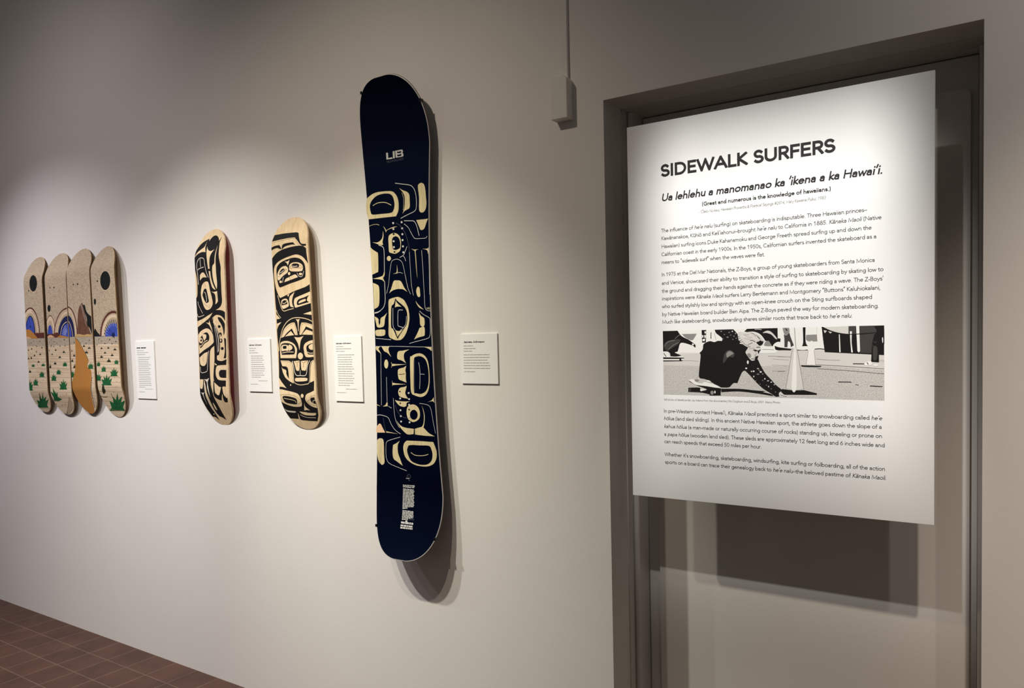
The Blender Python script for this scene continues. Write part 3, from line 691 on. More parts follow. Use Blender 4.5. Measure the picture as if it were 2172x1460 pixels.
'quad4': dict(P=[-3.6398, 1.5394, 0.1035, 0.8353, 0.1063, 0.1521, 0.3387, 0.2814, 0.026, 0.123, 0.1335, 1.9494], d0=0.045, art='''
1ff:720,2389 629,2160 435,2002 186,1958 -49,2041 -207,2230 -244,2474 -151,2705 47,2862 296,2902 529,2817 684,2629
2kf:683,2392 599,2176 418,2028 190,1986 -27,2064 -172,2241 -206,2470 -119,2688 64,2836 293,2875 507,2794 650,2618
1kf:-397,2458 -417,2431 -460,2422 -499,2438 -513,2469 -492,2496 -450,2505 -410,2489
1kf:-687,1497 -709,1423 -753,1371 -807,1355 -856,1379 -887,1436 -892,1512 -869,1586 -825,1639 -771,1655 -723,1631 -692,1573
2mf:1809,-286* 1806,-21 1753,230 1642,463 1481,659 1282,813 1048,917 796,962 531,951 271,878 31,749 -183,571 -354,347 -471,96 -532,-172*
3ff:1682,-279* 1681,-40 1634,189 1534,396 1393,576 1215,714 1007,808 783,848 546,838 315,770 101,655 -86,490 -239,292 -344,64 -397,-181*
4tf:1482,-270* 1481,-73 1443,116 1366,290 1248,436 1108,551 940,627 761,658 572,649 385,594 217,496 63,363 -58,196 -142,9 -185,-191*
5vf:1354,-264* 1351,-127 1315,4 1245,122 1145,223 1024,304 881,355 729,379 568,373 413,338 272,271 147,180 48,69 -20,-59 -51,-197*
2xl22:1326,795 1359,844
2xl22:1230,847 1259,898
2xl22:1129,892 1153,943
2xl22:1026,926 1041,979
2xl22:916,949 927,1004
2xl22:805,961 812,1017
2xl22:693,966 690,1022
2xl22:579,958 571,1015
2xl22:463,940 451,995
2xl22:351,912 333,967
2xl22:242,875 219,928
2xl22:136,825 108,876
2xl22:33,770 0,816
2xl22:-66,704 -104,747
2xl22:-157,626 -200,668
2xl22:-239,543 -288,582
2xl22:-312,454 -367,488
2xl22:-382,359 -442,386
2xl22:-443,256 -503,280
2xl22:-489,149 -555,168
2xl22:-531,40 -593,53
2xl22:-559,-71 -627,-63
4ml19:1205,628 1310,779
4ml19:1149,662 1245,818
4ml19:1092,691 1175,853
4ml19:1034,718 1104,883
4ml19:971,737 1033,908
4ml19:908,753 956,928
4ml19:844,765 878,941
4ml19:779,772 804,949
4ml19:713,776 725,954
4ml19:647,772 644,951
4ml19:580,766 563,941
4ml19:518,755 486,929
4ml19:450,739 408,911
4ml19:385,717 329,885
4ml19:320,690 254,856
4ml19:260,661 178,820
4ml19:199,626 107,781
4ml19:142,588 39,736
4ml19:84,545 -29,686
4ml19:31,499 -94,630
4ml19:-18,450 -153,572
4ml19:-68,399 -209,510
4ml19:-108,341 -260,443
4ml19:-149,282 -312,376
4ml19:-185,221 -354,303
4ml19:-221,159 -392,227
4ml19:-248,93 -426,151
4ml19:-271,26 -455,72
4ml19:-293,-43 -479,-10
4ml19:-306,-112 -498,-90
5nl48:1191,180 1279,302
5nl48:1094,259 1166,405
5nl48:980,322 1040,483
5nl48:854,362 892,535
5nl48:720,380 740,557
5nl48:583,375 579,552
5nl48:447,346 424,515
5nl48:318,297 273,446
5nl48:200,224 143,353
5nl48:103,136 24,239
5nl48:24,32 -64,104
5nl48:-27,-82 -129,-43
6gl15:1081,103 1184,198
6gl15:982,174 1065,291
6gl15:866,226 919,358
6gl15:738,251 763,390
6gl15:606,251 598,389
6gl15:475,224 434,355
6gl15:356,172 283,286
6gl15:251,95 153,190
6gl15:169,4 48,69
6gl15:114,-104 -21,-69
6nl15:716,-147 985,158
6nl15:698,-135 884,215
6nl15:680,-129 770,247
6nl15:657,-128 653,253
6nl15:637,-132 533,234
6nl15:618,-142 419,189
6nl15:597,-156 317,122
6nl15:581,-176 235,34
6nl15:569,-196 176,-66
6nf:806,-174 782,-224 726,-259 655,-269 586,-252 539,-212 526,-160 550,-110 606,-76 678,-65 747,-83 794,-122
2kf:-1096,-160* -953,213 -751,45 -593,-67 -461,-191*
3nl19:-1046,-155 1103,-232
1ff:-1293,-138* 1377,-262* 1664,-2197* 1690,-4474* 1416,-4951* -3132,-4554* -1533,-2140*
2sf:-1293,-138* 1377,-265* 1335,-630* -1338,-518*
2bl12:-1249,-604 15,-666 1825,-752
2bl12:-1256,-667 8,-727 1818,-812
2bl12:-1265,-740 -1,-800 1810,-882
2bl12:-1273,-809 -8,-867 1803,-947
2bl12:-1283,-885 -17,-941 1795,-1020
2bl12:-1293,-971 -27,-1026 1786,-1103
2bl12:-1304,-1064 -37,-1117 1776,-1190
2bl12:-1319,-1192 -52,-1243 1762,-1313
2bl12:-1338,-1345 -70,-1393 1746,-1459
2bl12:-1355,-1490 -86,-1535 1730,-1598
2bl12:-1375,-1656 -105,-1698 1710,-1776
2bl12:-1398,-1846 -127,-1885 1690,-1958
2bl12:-1428,-2097 -155,-2131 1664,-2197
2bl12:-1458,-2349 -184,-2378 1637,-2437
2bl12:-1498,-2601 -228,-2625 1583,-2679
2bl12:-1601,-2819 -333,-2841 1472,-2891
2bl12:-1773,-3088 -497,-3105 1291,-3197
2bl12:-1920,-3316 -636,-3329 1162,-3415
2bl12:-2086,-3574 -794,-3582 1016,-3662
4xf:-692,-323* -673,-293* -659,-296* -640,-258* -635,-297* -615,-293* -604,-327*
4xf:252,-392* 275,-357* 294,-363* 318,-318* 327,-364* 351,-358* 366,-397*
4xf:656,-302* 682,-278* 700,-281* 727,-249* 742,-283* 766,-279* 786,-308*
4xf:769,-504* 800,-473* 819,-476* 847,-436* 861,-478* 889,-474* 908,-510*
4xf:-203,-553* -176,-526* -157,-529* -133,-494* -123,-530* -94,-526* -78,-558*
4xf:438,-593* 466,-558* 484,-564* 508,-519* 517,-565* 546,-559* 560,-598*
4xf:-445,-426* -431,-390* -422,-395* -407,-349* -407,-396* -392,-389* -387,-428*
4xf:-904,-576* -881,-548* -866,-551* -842,-516* -832,-553* -812,-548* -796,-580*
4xf:-551,-786* -510,-733* -482,-739* -444,-670* -429,-741* -389,-733* -367,-793*
4xf:54,-784* 94,-731* 122,-737* 158,-669* 174,-739* 213,-730* 235,-791*
4xf:580,-881* 638,-822* 675,-831* 726,-753* 754,-834* 807,-823* 842,-891*
4xf:-265,-1005* -221,-952* -192,-958* -155,-890* -135,-960* -95,-951* -73,-1012*
4xf:303,-1149* 362,-1089* 399,-1098* 450,-1020* 479,-1101* 532,-1090* 567,-1158*
4xf:-634,-1201* -577,-1133* -539,-1142* -490,-1055* -466,-1144* -411,-1133* -381,-1209*
4xf:-64,-1427* 19,-1336* 70,-1348* 141,-1231* 179,-1351* 253,-1336* 298,-1437*
4af:571,-1535* 632,-1493* 586,-1402* 682,-1428* 677,-1343* 751,-1394* 795,-1301* 812,-1396* 906,-1350* 873,-1434* 980,-1401* 913,-1496* 963,-1546*
4af:-995,-1597* -940,-1551* -978,-1453* -893,-1482* -897,-1390* -834,-1444* -792,-1340* -780,-1446* -696,-1396* -731,-1486* -634,-1450* -695,-1553* -652,-1606*
4af:-609,-1864* -539,-1810* -589,-1697* -481,-1731* -489,-1626* -408,-1688* -356,-1570* -336,-1690* -232,-1633* -273,-1736* -153,-1695* -229,-1812* -174,-1873*
4af:159,-2106* 268,-2030* 186,-1871* 352,-1916* 341,-1769* 463,-1857* 539,-1689* 571,-1859* 726,-1778* 668,-1923* 848,-1865* 735,-2032* 819,-2118*
4af:-1153,-2300* -1070,-2230* -1127,-2082* -1003,-2124* -1007,-1987* -918,-2067* -860,-1911* -839,-2069* -722,-1992* -767,-2128* -634,-2073* -720,-2228* -661,-2308*
4af:-679,-2528* -524,-2430* -642,-2224* -400,-2283* -417,-2092* -241,-2205* -139,-1989* -92,-2208* 126,-2103* 47,-2290* 299,-2214* 146,-2429* 259,-2540*
4af:-707,-3836* -392,-3665* -390,-3323* -85,-3415* 53,-3096* 218,-3279* 551,-2917* 440,-3280* 849,-3099* 575,-3415* 1011,-3281* 602,-3645* 685,-3827*
4xf:-601,-2576 -469,-2525 -443,-2684 -417,-2821 -649,-2959 -725,-2846
4xl19:-1083,-2787 -1044,-3040 -754,-3126 -396,-3100
5bl15:-806,-3761 680,-3836
4xl34:-6,-2935 15,-3212 20,-3519
5al19:46,-3240 115,-3518 17,-3798
3bf:-841,-3540 -865,-3556 -904,-3563 -935,-3556 -939,-3540 -915,-3524 -876,-3517 -845,-3524
3bf:-189,-761 -197,-768 -214,-771 -231,-767 -237,-759 -229,-752 -211,-750 -195,-754
3bf:-761,-1200 -770,-1207 -792,-1209 -812,-1206 -820,-1198 -810,-1191 -789,-1188 -769,-1192
3bf:523,-1786 513,-1795 489,-1798 466,-1794 457,-1784 468,-1776 492,-1772 515,-1777
3bf:-290,-1007 -298,-1014 -315,-1016 -332,-1013 -338,-1005 -330,-998 -313,-996 -296,-999
3bf:859,-1968 848,-1979 825,-1983 802,-1978 794,-1967 805,-1956 828,-1952 851,-1957
3bf:-427,-895 -435,-902 -453,-905 -469,-901 -476,-893 -468,-886 -450,-884 -433,-888
3bf:-741,-1198 -751,-1205 -772,-1207 -792,-1204 -800,-1196 -790,-1189 -769,-1186 -749,-1190
3bf:394,-1180 386,-1187 369,-1190 353,-1186 347,-1179 355,-1172 372,-1169 388,-1173
3bf:-875,-2123 -886,-2134 -911,-2138 -935,-2133 -944,-2122 -932,-2111 -907,-2107 -884,-2112
3bf:-1164,-3654 -1188,-3671 -1228,-3677 -1258,-3671 -1263,-3655 -1238,-3639 -1199,-3632 -1168,-3638
3bf:-731,-2239 -744,-2250 -772,-2254 -800,-2249 -810,-2237 -797,-2226 -769,-2222 -742,-2227
3bf:494,-1919 483,-1928 459,-1931 436,-1927 428,-1918 439,-1909 462,-1906 485,-1910
3bf:851,-2119 841,-2130 817,-2134 794,-2129 786,-2118 797,-2107 821,-2103 843,-2108
3bf:-477,-1901 -488,-1910 -512,-1913 -536,-1909 -545,-1899 -534,-1890 -509,-1887 -486,-1891
3bf:-856,-1924 -868,-1935 -893,-1939 -916,-1934 -925,-1922 -914,-1912 -889,-1907 -865,-1913
3bf:-952,-3317 -976,-3333 -1015,-3339 -1046,-3333 -1050,-3317 -1026,-3301 -987,-3294 -956,-3301
3bf:564,-2173 553,-2183 529,-2187 506,-2183 498,-2171 509,-2161 533,-2157 555,-2162
3bf:-814,-1442 -824,-1451 -845,-1454 -865,-1450 -873,-1440 -863,-1431 -842,-1428 -822,-1432
3bf:-409,-1321 -418,-1328 -439,-1330 -459,-1326 -467,-1319 -458,-1312 -437,-1309 -417,-1313
3bf:-947,-3255 -972,-3271 -1011,-3277 -1041,-3271 -1046,-3255 -1021,-3239 -982,-3232 -952,-3239
3bf:-550,-867 -558,-874 -576,-877 -593,-873 -599,-865 -591,-858 -574,-856 -557,-859
3bf:721,-2363 709,-2374 682,-2378 656,-2373 646,-2362 658,-2351 685,-2347 711,-2352
3bf:880,-1910 869,-1918 846,-1922 823,-1917 815,-1908 825,-1899 849,-1896 871,-1900
3bf:633,-2614 618,-2627 590,-2632 565,-2626 558,-2613 573,-2601 601,-2596 626,-2601
3bf:310,-2879 289,-2893 255,-2898 229,-2892 225,-2879 245,-2865 279,-2860 305,-2866
'''),
'skate2': dict(P=[-2.8209, 1.5346, 0.0995, 0.842, 0.1157, 0.1373, 0.2967, 0.3427, -0.0041, 0.1138, 0.1406, 1.9705], d0=0.045, art='''
1kf:-209,3788* -627,3647 -896,3395 -1007,3150 -1060,2912 -1043,2653 -946,2388 -870,2047 -864,1650 -897,1393 -988,1278 -982,1119 -957,759 -960,321* -586,419 -189,555 105,653* 317,753* 526,823 689,933 764,1123 751,1413 747,1857 741,2243 758,2511 671,2864 623,3223 561,3581 646,3812* 481,3629* 420,3760 252,3881 59,3889 -97,3788 -183,3670*
2wf:-337,3694* -426,3449 -588,3358 -831,3220 -998,3011* -778,3153 -537,3216 -265,3198* -364,3412
2wf:-247,3444* -126,3287 76,3211 313,3274* 163,3128 59,2948 16,2717 22,2473* -80,2480* -114,2687 -156,2984 -210,3252
2wf:-53,2390* 51,2374* 89,2128 183,1869 370,1577* 171,1675 80,1836 6,2074
2wf:465,3433* 424,3158 372,2847 347,2694 223,2586 188,2433 203,2179 279,1883 450,1602* 483,1872 445,2262 437,2572 436,2765 466,3114
2gl28:-784,1864 -808,2241 -851,2580 -820,2795 -666,2942 -487,2965 -342,2899 -306,2701 -229,2402 -87,2119
2gl24:-607,2918 -596,2721 -579,2582
2gl28:-792,2477 -674,2529 -542,2550 -378,2578
2wf:-659,2025* -644,2251 -491,2350 -363,2322 -199,2130* -472,2142
2wf:-636,1539 -543,1811 -355,1948 -146,1950 -68,1825 -10,1587 84,1309 136,1033 -10,843 -239,777 -411,858 -541,1100 -623,1341
3kf:-517,1455 -408,1646 -262,1658 -206,1518 -142,1280 -120,1122 -284,1070 -406,1174 -523,1376
4gl28:-399,1528 -323,1465 -259,1206 -297,1120
3cl14:-446,1057 -105,866 -128,1004
3cl14:-306,1720 -373,1920
2wf:66,1534* 255,1505 462,1534* 477,1291 481,1096 316,987* 345,1180 297,1416
3cl14:409,1449 376,1179
2gl20:-864,1153 -826,993 -571,646
2gl24:-478,574 -858,507 -948,639
1kf:105,653* 317,753* 584,747 830,695 925,634* 912,277* 752,447 508,542 256,530 72,389 45,214 110,232*
1kf:-953,71* -531,259 -132,445 105,653* 332,742* 163,563 49,371 79,252* 231,150 375,-68 497,-383 514,-754 419,-1115* 293,-1124* 269,-1241* 87,-1359 14,-1754 -23,-2229 -57,-2745* -89,-2746* -241,-2232 -266,-2113* -935,-2122* -941,-1219*
2wf:-385,265* -177,239 -153,367* -83,217 2,38 59,-169* -63,20 -182,161
2wf:-942,-259* -751,-103 -484,-10 -289,6 -86,-78 62,-258 97,-455 82,-592 -210,-756 -575,-902 -914,-1069*
3kf:-894,-519 -733,-322 -528,-187 -332,-161 -209,-253 -187,-411 -259,-528 -525,-624 -697,-761 -815,-820* -889,-699
4wf:-664,-264 -531,-227 -388,-269 -413,-407 -549,-504*
4wf:-637,-503 -657,-558 -705,-597 -769,-611 -830,-595 -873,-555 -886,-500 -866,-445 -817,-405 -754,-392 -693,-407 -650,-448
5kf:-692,-492 -711,-526 -754,-539 -795,-525 -810,-491 -790,-457 -748,-444 -707,-458
4wl32:-743,-721 -553,-564 -305,-488
4wf:-773,-721 -787,-744 -817,-754 -847,-744 -858,-720 -844,-696 -813,-686 -783,-696
2wf:-908,-1219* -585,-1041 -314,-973* -381,-1161 -448,-1439 -586,-1559 -766,-1559 -876,-1480
3cl14:-655,-1120 -667,-1399
2gl24:-253,-924 -338,-1240 -402,-1717 -505,-1817 -737,-1859 -865,-1820 -884,-1600
2wf:128,-730* -87,-846 -178,-1003 -214,-1320 -232,-1835 -209,-2232 -133,-2548 -73,-2745* -32,-2229 31,-1734 108,-1281
1kf:440,456 657,411 847,231 887,114 853,-176 783,-310* 747,-38 641,159 494,318
1kf:603,63 589,32 553,10 506,3 459,12 426,36 416,67 430,98 466,120 514,127 560,118 593,94
1kf:752,-844 738,-876 701,-899 652,-907 604,-898 570,-874 559,-842 574,-810 611,-787 660,-779 708,-788 742,-811
1kf:658,-265 642,-309 603,-341 552,-353 503,-340 468,-306 458,-261 474,-217 513,-185 564,-174 613,-187 647,-220
2wf:587,-303 572,-335 540,-348 510,-334 499,-301 514,-268 546,-255 576,-269
1kf:685,-522 670,-567 634,-599 586,-610 540,-598 508,-564 498,-519 513,-475 550,-442 597,-431 643,-444 676,-477
2wf:617,-511 602,-544 571,-557 541,-543 530,-510 545,-477 577,-464 607,-478
1kf:798,-417* 919,-467 910,-855 887,-1223 724,-1242* 815,-932
1cl14:271,266 363,235
1cl14:549,-53 577,-112 629,-35
2gl40:171,191 312,-67 404,-362 433,-655 397,-968
2gl18:178,54 255,-222 313,-556 332,-1006
1kf:100,-1162* 269,-1241 281,-1300 420,-1349 639,-1355 908,-1281* 880,-1495* 791,-2431* 651,-2414 508,-2456 322,-2410 32,-2228* -4,-2031 15,-1734
2wf:117,-1438* 267,-1526 124,-1527*
2wf:893,-1524* 376,-1545 214,-1615 152,-1832 194,-2028 354,-2148 853,-2167*
3kf:865,-1729* 522,-1731 408,-1790 370,-1889 410,-2006 533,-2054 845,-2060*
1kf:-14,-2189* 322,-2401 509,-2436* 554,-2475 611,-2729 757,-2885 835,-2883* 776,-3084* 601,-3090 534,-2974 532,-2731 401,-3021* 159,-2965 -35,-2846 -42,-2625
2wf:30,-2248* 321,-2420 477,-2447* 318,-2776 135,-2740 54,-2623
3cl14:237,-2501 239,-2619
1kf:-931,-1320* -951,-2122* -1009,-2244 -1013,-2445 -997,-2727 -948,-3041 -865,-3370 -723,-3653 -636,-3794 -454,-3820 -229,-3976* -378,-3617 -507,-3313 -581,-3030 -634,-2719 -677,-2439 -655,-2108* -266,-2113 -214,-1320*
1kf:-656,-2118* -312,-2074* -261,-2034 -218,-2371 -112,-2686 -23,-3013 61,-3336 242,-3931* 29,-3820 -186,-3741 -317,-3504 -401,-3177 -448,-2877 -527,-2636 -602,-2298
2gl36:-667,-2299 -623,-2618 -563,-2922 -524,-3226 -396,-3529 -186,-3741
2gf:-656,-2128* -478,-2136 -302,-2074* -402,-2215 -423,-2295 -361,-2592 -309,-2894* -454,-2515 -485,-2256
2gf:-928,-2705* -797,-2712 -664,-2699* -751,-2803 -709,-3144 -703,-3254* -771,-2949 -812,-2784
2wf:-969,-2143* -706,-2139* -779,-2501 -881,-2543 -959,-2484
2wf:-268,-3140 -186,-3258 -147,-3486 -257,-3392
2wf:-441,-3675 -463,-3698 -491,-3708 -510,-3700 -508,-3678 -486,-3655 -457,-3645 -439,-3653
'''),
'skate3': dict(P=[-2.3141, 1.5355, 0.1037, 0.8265, 0.092, 0.1319, 0.2831, 0.3343, 0.0299, 0.1035, 0.1134, 2.1004], d0=0.045, art='''
1kf:-990,3269* -897,3524* -280,3515 370,3473* 499,3429* 563,3220 629,3051 701,2986* 931,2954* 921,2885* 771,2894* 621,2964 475,3123 307,3274* -14,3293 -499,3289
1kf:-1066,2580* -786,2776 -449,2883 -14,2932 410,2939 721,2908 919,2803* 936,2542 993,2206* 785,2435 587,2559 331,2626 -43,2592 -481,2514 -778,2401 -920,2255 -961,2041 -944,1767 -900,1490 -787,1207 -689,1076* -910,1217* -978,1697 -1016,2046 -1081,2417
1kf:-1096,3020* -815,3079 -555,3084* -493,3005 -448,2901* -527,2928 -686,2982 -908,2962 -1109,2876*
1kf:-430,2944* -379,3064 -216,3107 158,3104 250,3079* 384,2942* 309,2992 153,3019 -224,2992 -421,2898*
1cl12:-984,3218 -492,3241 259,3240* 421,3076 542,2947
1kf:-800,2153 -718,2307 -489,2428 -51,2507 269,2517 526,2454 723,2319 811,2133 815,1869 763,1716 457,1638 -79,1562 -545,1477 -681,1480 -752,1604 -800,1844
2wf:-313,2428* -166,2412 -28,2460* -93,2333 -139,2257* -197,2362
2wf:-80,2171 -16,2289 174,2341 462,2311 637,2222 694,2128 672,2024 564,1973 119,2008 -49,2060
2wf:-780,1915 -711,2071 -535,2216 -314,2257 -171,2198 -141,2087 -203,1986 -455,1884 -656,1758 -751,1767
3kf:103,2277 250,2297 457,2258 490,2184 420,2129 133,2167
4gl25:138,2229 188,2188 399,2184
3kf:-661,2012 -514,2142 -376,2164 -342,2089 -442,2027 -612,1953
4gl25:-634,2009 -495,2050 -381,2111
3cl12:-67,2160 87,2252
3cl12:506,2218 653,2097 -81,2153
3cl12:-338,2143 -218,2122 -359,2055
3cl12:-756,1876 -588,1915
2wf:-25,1941 -36,1913 -62,1894 -96,1889 -128,1900 -151,1924 -157,1954 -146,1983 -120,2002 -86,2006 -53,1995 -31,1972
2wf:-394,1644* -303,1762 -110,1815 107,1866 267,1878 390,1768* 41,1712
3cl16:-83,1822 -41,1693
2wf:635,1860 621,1838 585,1825 538,1823 492,1834 459,1854 449,1878 463,1900 499,1913 546,1915 592,1904 625,1884
2wf:-530,1674 -541,1652 -569,1637 -604,1634 -639,1643 -663,1663 -671,1687 -659,1710 -632,1724 -596,1727 -562,1718 -537,1698
2gl20:351,1932 445,1799 626,1781 720,1966
2gl20:-431,1846 -490,1635
1kf:-978,1697* -891,1434 -789,1180 -689,1076 -537,1096 162,1264 773,1371 1007,1451* 1015,709* 1027,84* 1034,-453* 1025,-876 1004,-1369* 948,-2181 915,-2517* 934,-2821 932,-3008 902,-3222 825,-3515* 663,-3772* 182,-3758 -165,-3735* -318,-3683* -831,-3661* -1009,-3309 -1069,-2969 -1108,-2681 -1092,-2436 -1003,-1886 -968,-1337 -948,-880 -971,-421 -970,-92 -953,254 -948,564 -969,857 -978,1223
2wf:-638,869 -588,974 -422,1015 -289,987 -220,855 -217,729 -315,682 -536,635 -624,723
3kf:-598,866 -509,950 -347,946 -288,842 -305,808 -579,774
4wl27:-557,863 -465,829 -324,899
2wf:-174,924* -120,1081 160,1237* 38,1050 -17,876 10,730 84,653* -100,685 -147,760
2wf:-275,1147* -139,1172* -215,1071*
2wl27:-817,1173 -730,912 -642,670 -516,552 -298,573 53,611
2wf:84,814 137,971 301,1029 673,1106 1015,1174* 1017,744* 770,710 214,635* 136,650
3kf:258,837 372,935 663,983 953,1048* 842,951 820,847 931,786* 539,744 301,718 252,766
4wf:334,795 445,876 710,917 757,869 703,838 385,783
2wf:559,367* 1005,437* 1024,300*
2wf:-977,456* -885,395 -759,269* -980,265*
2wl23:-935,618 -853,448 -702,292
2wf:-954,90* -689,137* -879,-6 -961,-148*
2wl29:-923,-972 -912,-790 -847,-574 -759,-359 -628,-112 -392,110 -85,235 235,250 546,212 826,141 1025,58
2wf:125,203* 229,179 362,197* 300,85 257,-270* 230,-268* 220,72
2wf:-769,-468* -579,-169 -347,-1 -99,74 61,73* 147,-156 192,-409* 47,-402* -118,-141* -428,-304 -602,-440*
2wf:-533,-426* -179,-237* -6,-399*
2wf:285,-396* 363,-97 441,49* 713,24 1027,-66* 1026,-242* 676,-107* 532,-267 389,-411*
3cl12:-725,-434 -526,-190 -213,-9 30,30 92,-189 128,-388
3cl12:339,-381 400,-135 475,-15 710,-11 1011,-109
2wf:429,-404* 665,-239 742,-243 1031,-330* 1034,-445*
2wf:-12,-470* 250,-502 516,-462* 345,-631 251,-967* 237,-966* 178,-731
2wf:-857,-847 -813,-667 -616,-603 -346,-616 -60,-720 85,-888 101,-1014 25,-1281* -864,-1249*
3kf:-805,-886 -764,-724 -568,-678 -274,-710 -68,-809 -2,-974 -39,-1099 -122,-1135 -771,-1125*
4wf:-771,-814 -683,-745 -467,-755 -363,-814 -391,-976 -566,-969 -758,-979
5kf:-674,-801 -497,-790 -476,-864 -506,-899 -669,-892
4wf:-345,-761 -174,-805 -157,-914 -352,-996*
4wl27:-737,-1053 -436,-1029 -88,-1043
2wf:494,-1030 480,-887 570,-749 784,-670 1006,-637* 1005,-1267* 631,-1267 522,-1174
3kf:996,-751* 827,-779 666,-842 632,-947 672,-1091 743,-1165 999,-1183*
4wf:995,-769* 797,-830 764,-917 861,-992 989,-998*
4wl25:673,-1073 824,-1124 1004,-1122
2wf:419,-1215 394,-1276 338,-1320 264,-1334 193,-1315 144,-1267 130,-1204 155,-1142 212,-1098 285,-1084 356,-1104 405,-1152
2wf:-872,-1340* -384,-1366* -231,-1471 -199,-1725 -196,-1996 -191,-2249* -450,-2136* -449,-1809 -513,-1607 -782,-1563*
2wf:-837,-1561* -776,-1654 -578,-1732 -565,-1897 -347,-2192* -630,-2023 -775,-1800*
3cl12:-848,-1378 -414,-1401 -298,-1468 -253,-1723 -249,-1995 -241,-2212
2gl27:-197,-1381 -134,-1582 -99,-1800 -65,-1873 22,-1947 207,-1951 469,-1957 569,-1852 629,-1605 776,-1396
2wf:-118,-1393* 216,-1377* 172,-1735 12,-1748 -54,-1584
2wf:280,-1397* 685,-1393* 539,-1745 407,-1759 292,-1720
3cl18:-64,-1386 62,-1480 63,-1624
3cl18:201,-1395 76,-1462
3cl18:306,-1398 417,-1491 403,-1652
3cl18:619,-1409 431,-1474
2gl20:220,-1736 203,-1933
2wf:-97,-2088 -12,-2036 514,-2047 600,-2103 504,-2163 -24,-2171
2wl25:-213,-1417 -173,-1725 -174,-2051 -134,-2214 125,-2300 468,-2288 682,-2211 746,-1750 820,-1487 982,-1395
2wf:807,-1646 871,-1488 1001,-1404* 949,-2163* 720,-2230* 770,-1929
2wf:-1012,-1996* -863,-2183 -611,-2424* -852,-2366 -1050,-2363*
2wf:-337,-2301 -349,-2322 -372,-2330 -394,-2321 -402,-2300 -391,-2280 -367,-2272 -345,-2281
2wf:-1063,-2510 -970,-2456 -699,-2496 -166,-2593 63,-2686 144,-2890 111,-3064 5,-3153 -348,-3162 -718,-3082 -1011,-2941 -1078,-2769
3kf:-881,-2752 -723,-2716 -302,-2775 -109,-2851 -119,-2985 -221,-3063 -608,-3022 -799,-2962 -866,-2846
4wl23:-813,-2808 -748,-2818 -235,-2907 -194,-3004
3cl12:-1063,-2694 -660,-2661 -133,-2739 123,-2947 -141,-3063
3cl12:-1069,-2788 -933,-2884
2wf:391,-2817 486,-2672 702,-2603 940,-2526* 947,-2821 889,-3222* 657,-3163 475,-3045 393,-2929
3kf:660,-2874 720,-2801 905,-2784* 915,-3047* 769,-3027 672,-2949
4wl21:912,-2894 783,-2931 769,-3027
3cl12:451,-2948 621,-2874 703,-2764 946,-2712
3cl12:451,-2948 640,-3085 889,-3105
2wf:320,-2725 302,-2763 266,-2791 224,-2801 187,-2790 165,-2762 162,-2723 180,-2686 212,-2658 253,-2648 291,-2659 316,-2687
2wf:270,-3006* 265,-3163 457,-3320* 308,-3301 127,-3321*
2gf:-972,-3243* -804,-3323 -386,-3362 -464,-3412 -855,-3373
2wf:-171,-3361* 210,-3400 307,-3419 734,-3427* 626,-3526 157,-3519 -56,-3460
2gl20:-181,-3501 -4,-3580 244,-3618 634,-3625
2wf:-279,-3422* -272,-3582 -269,-3692* -336,-3693* -317,-3562
'''),
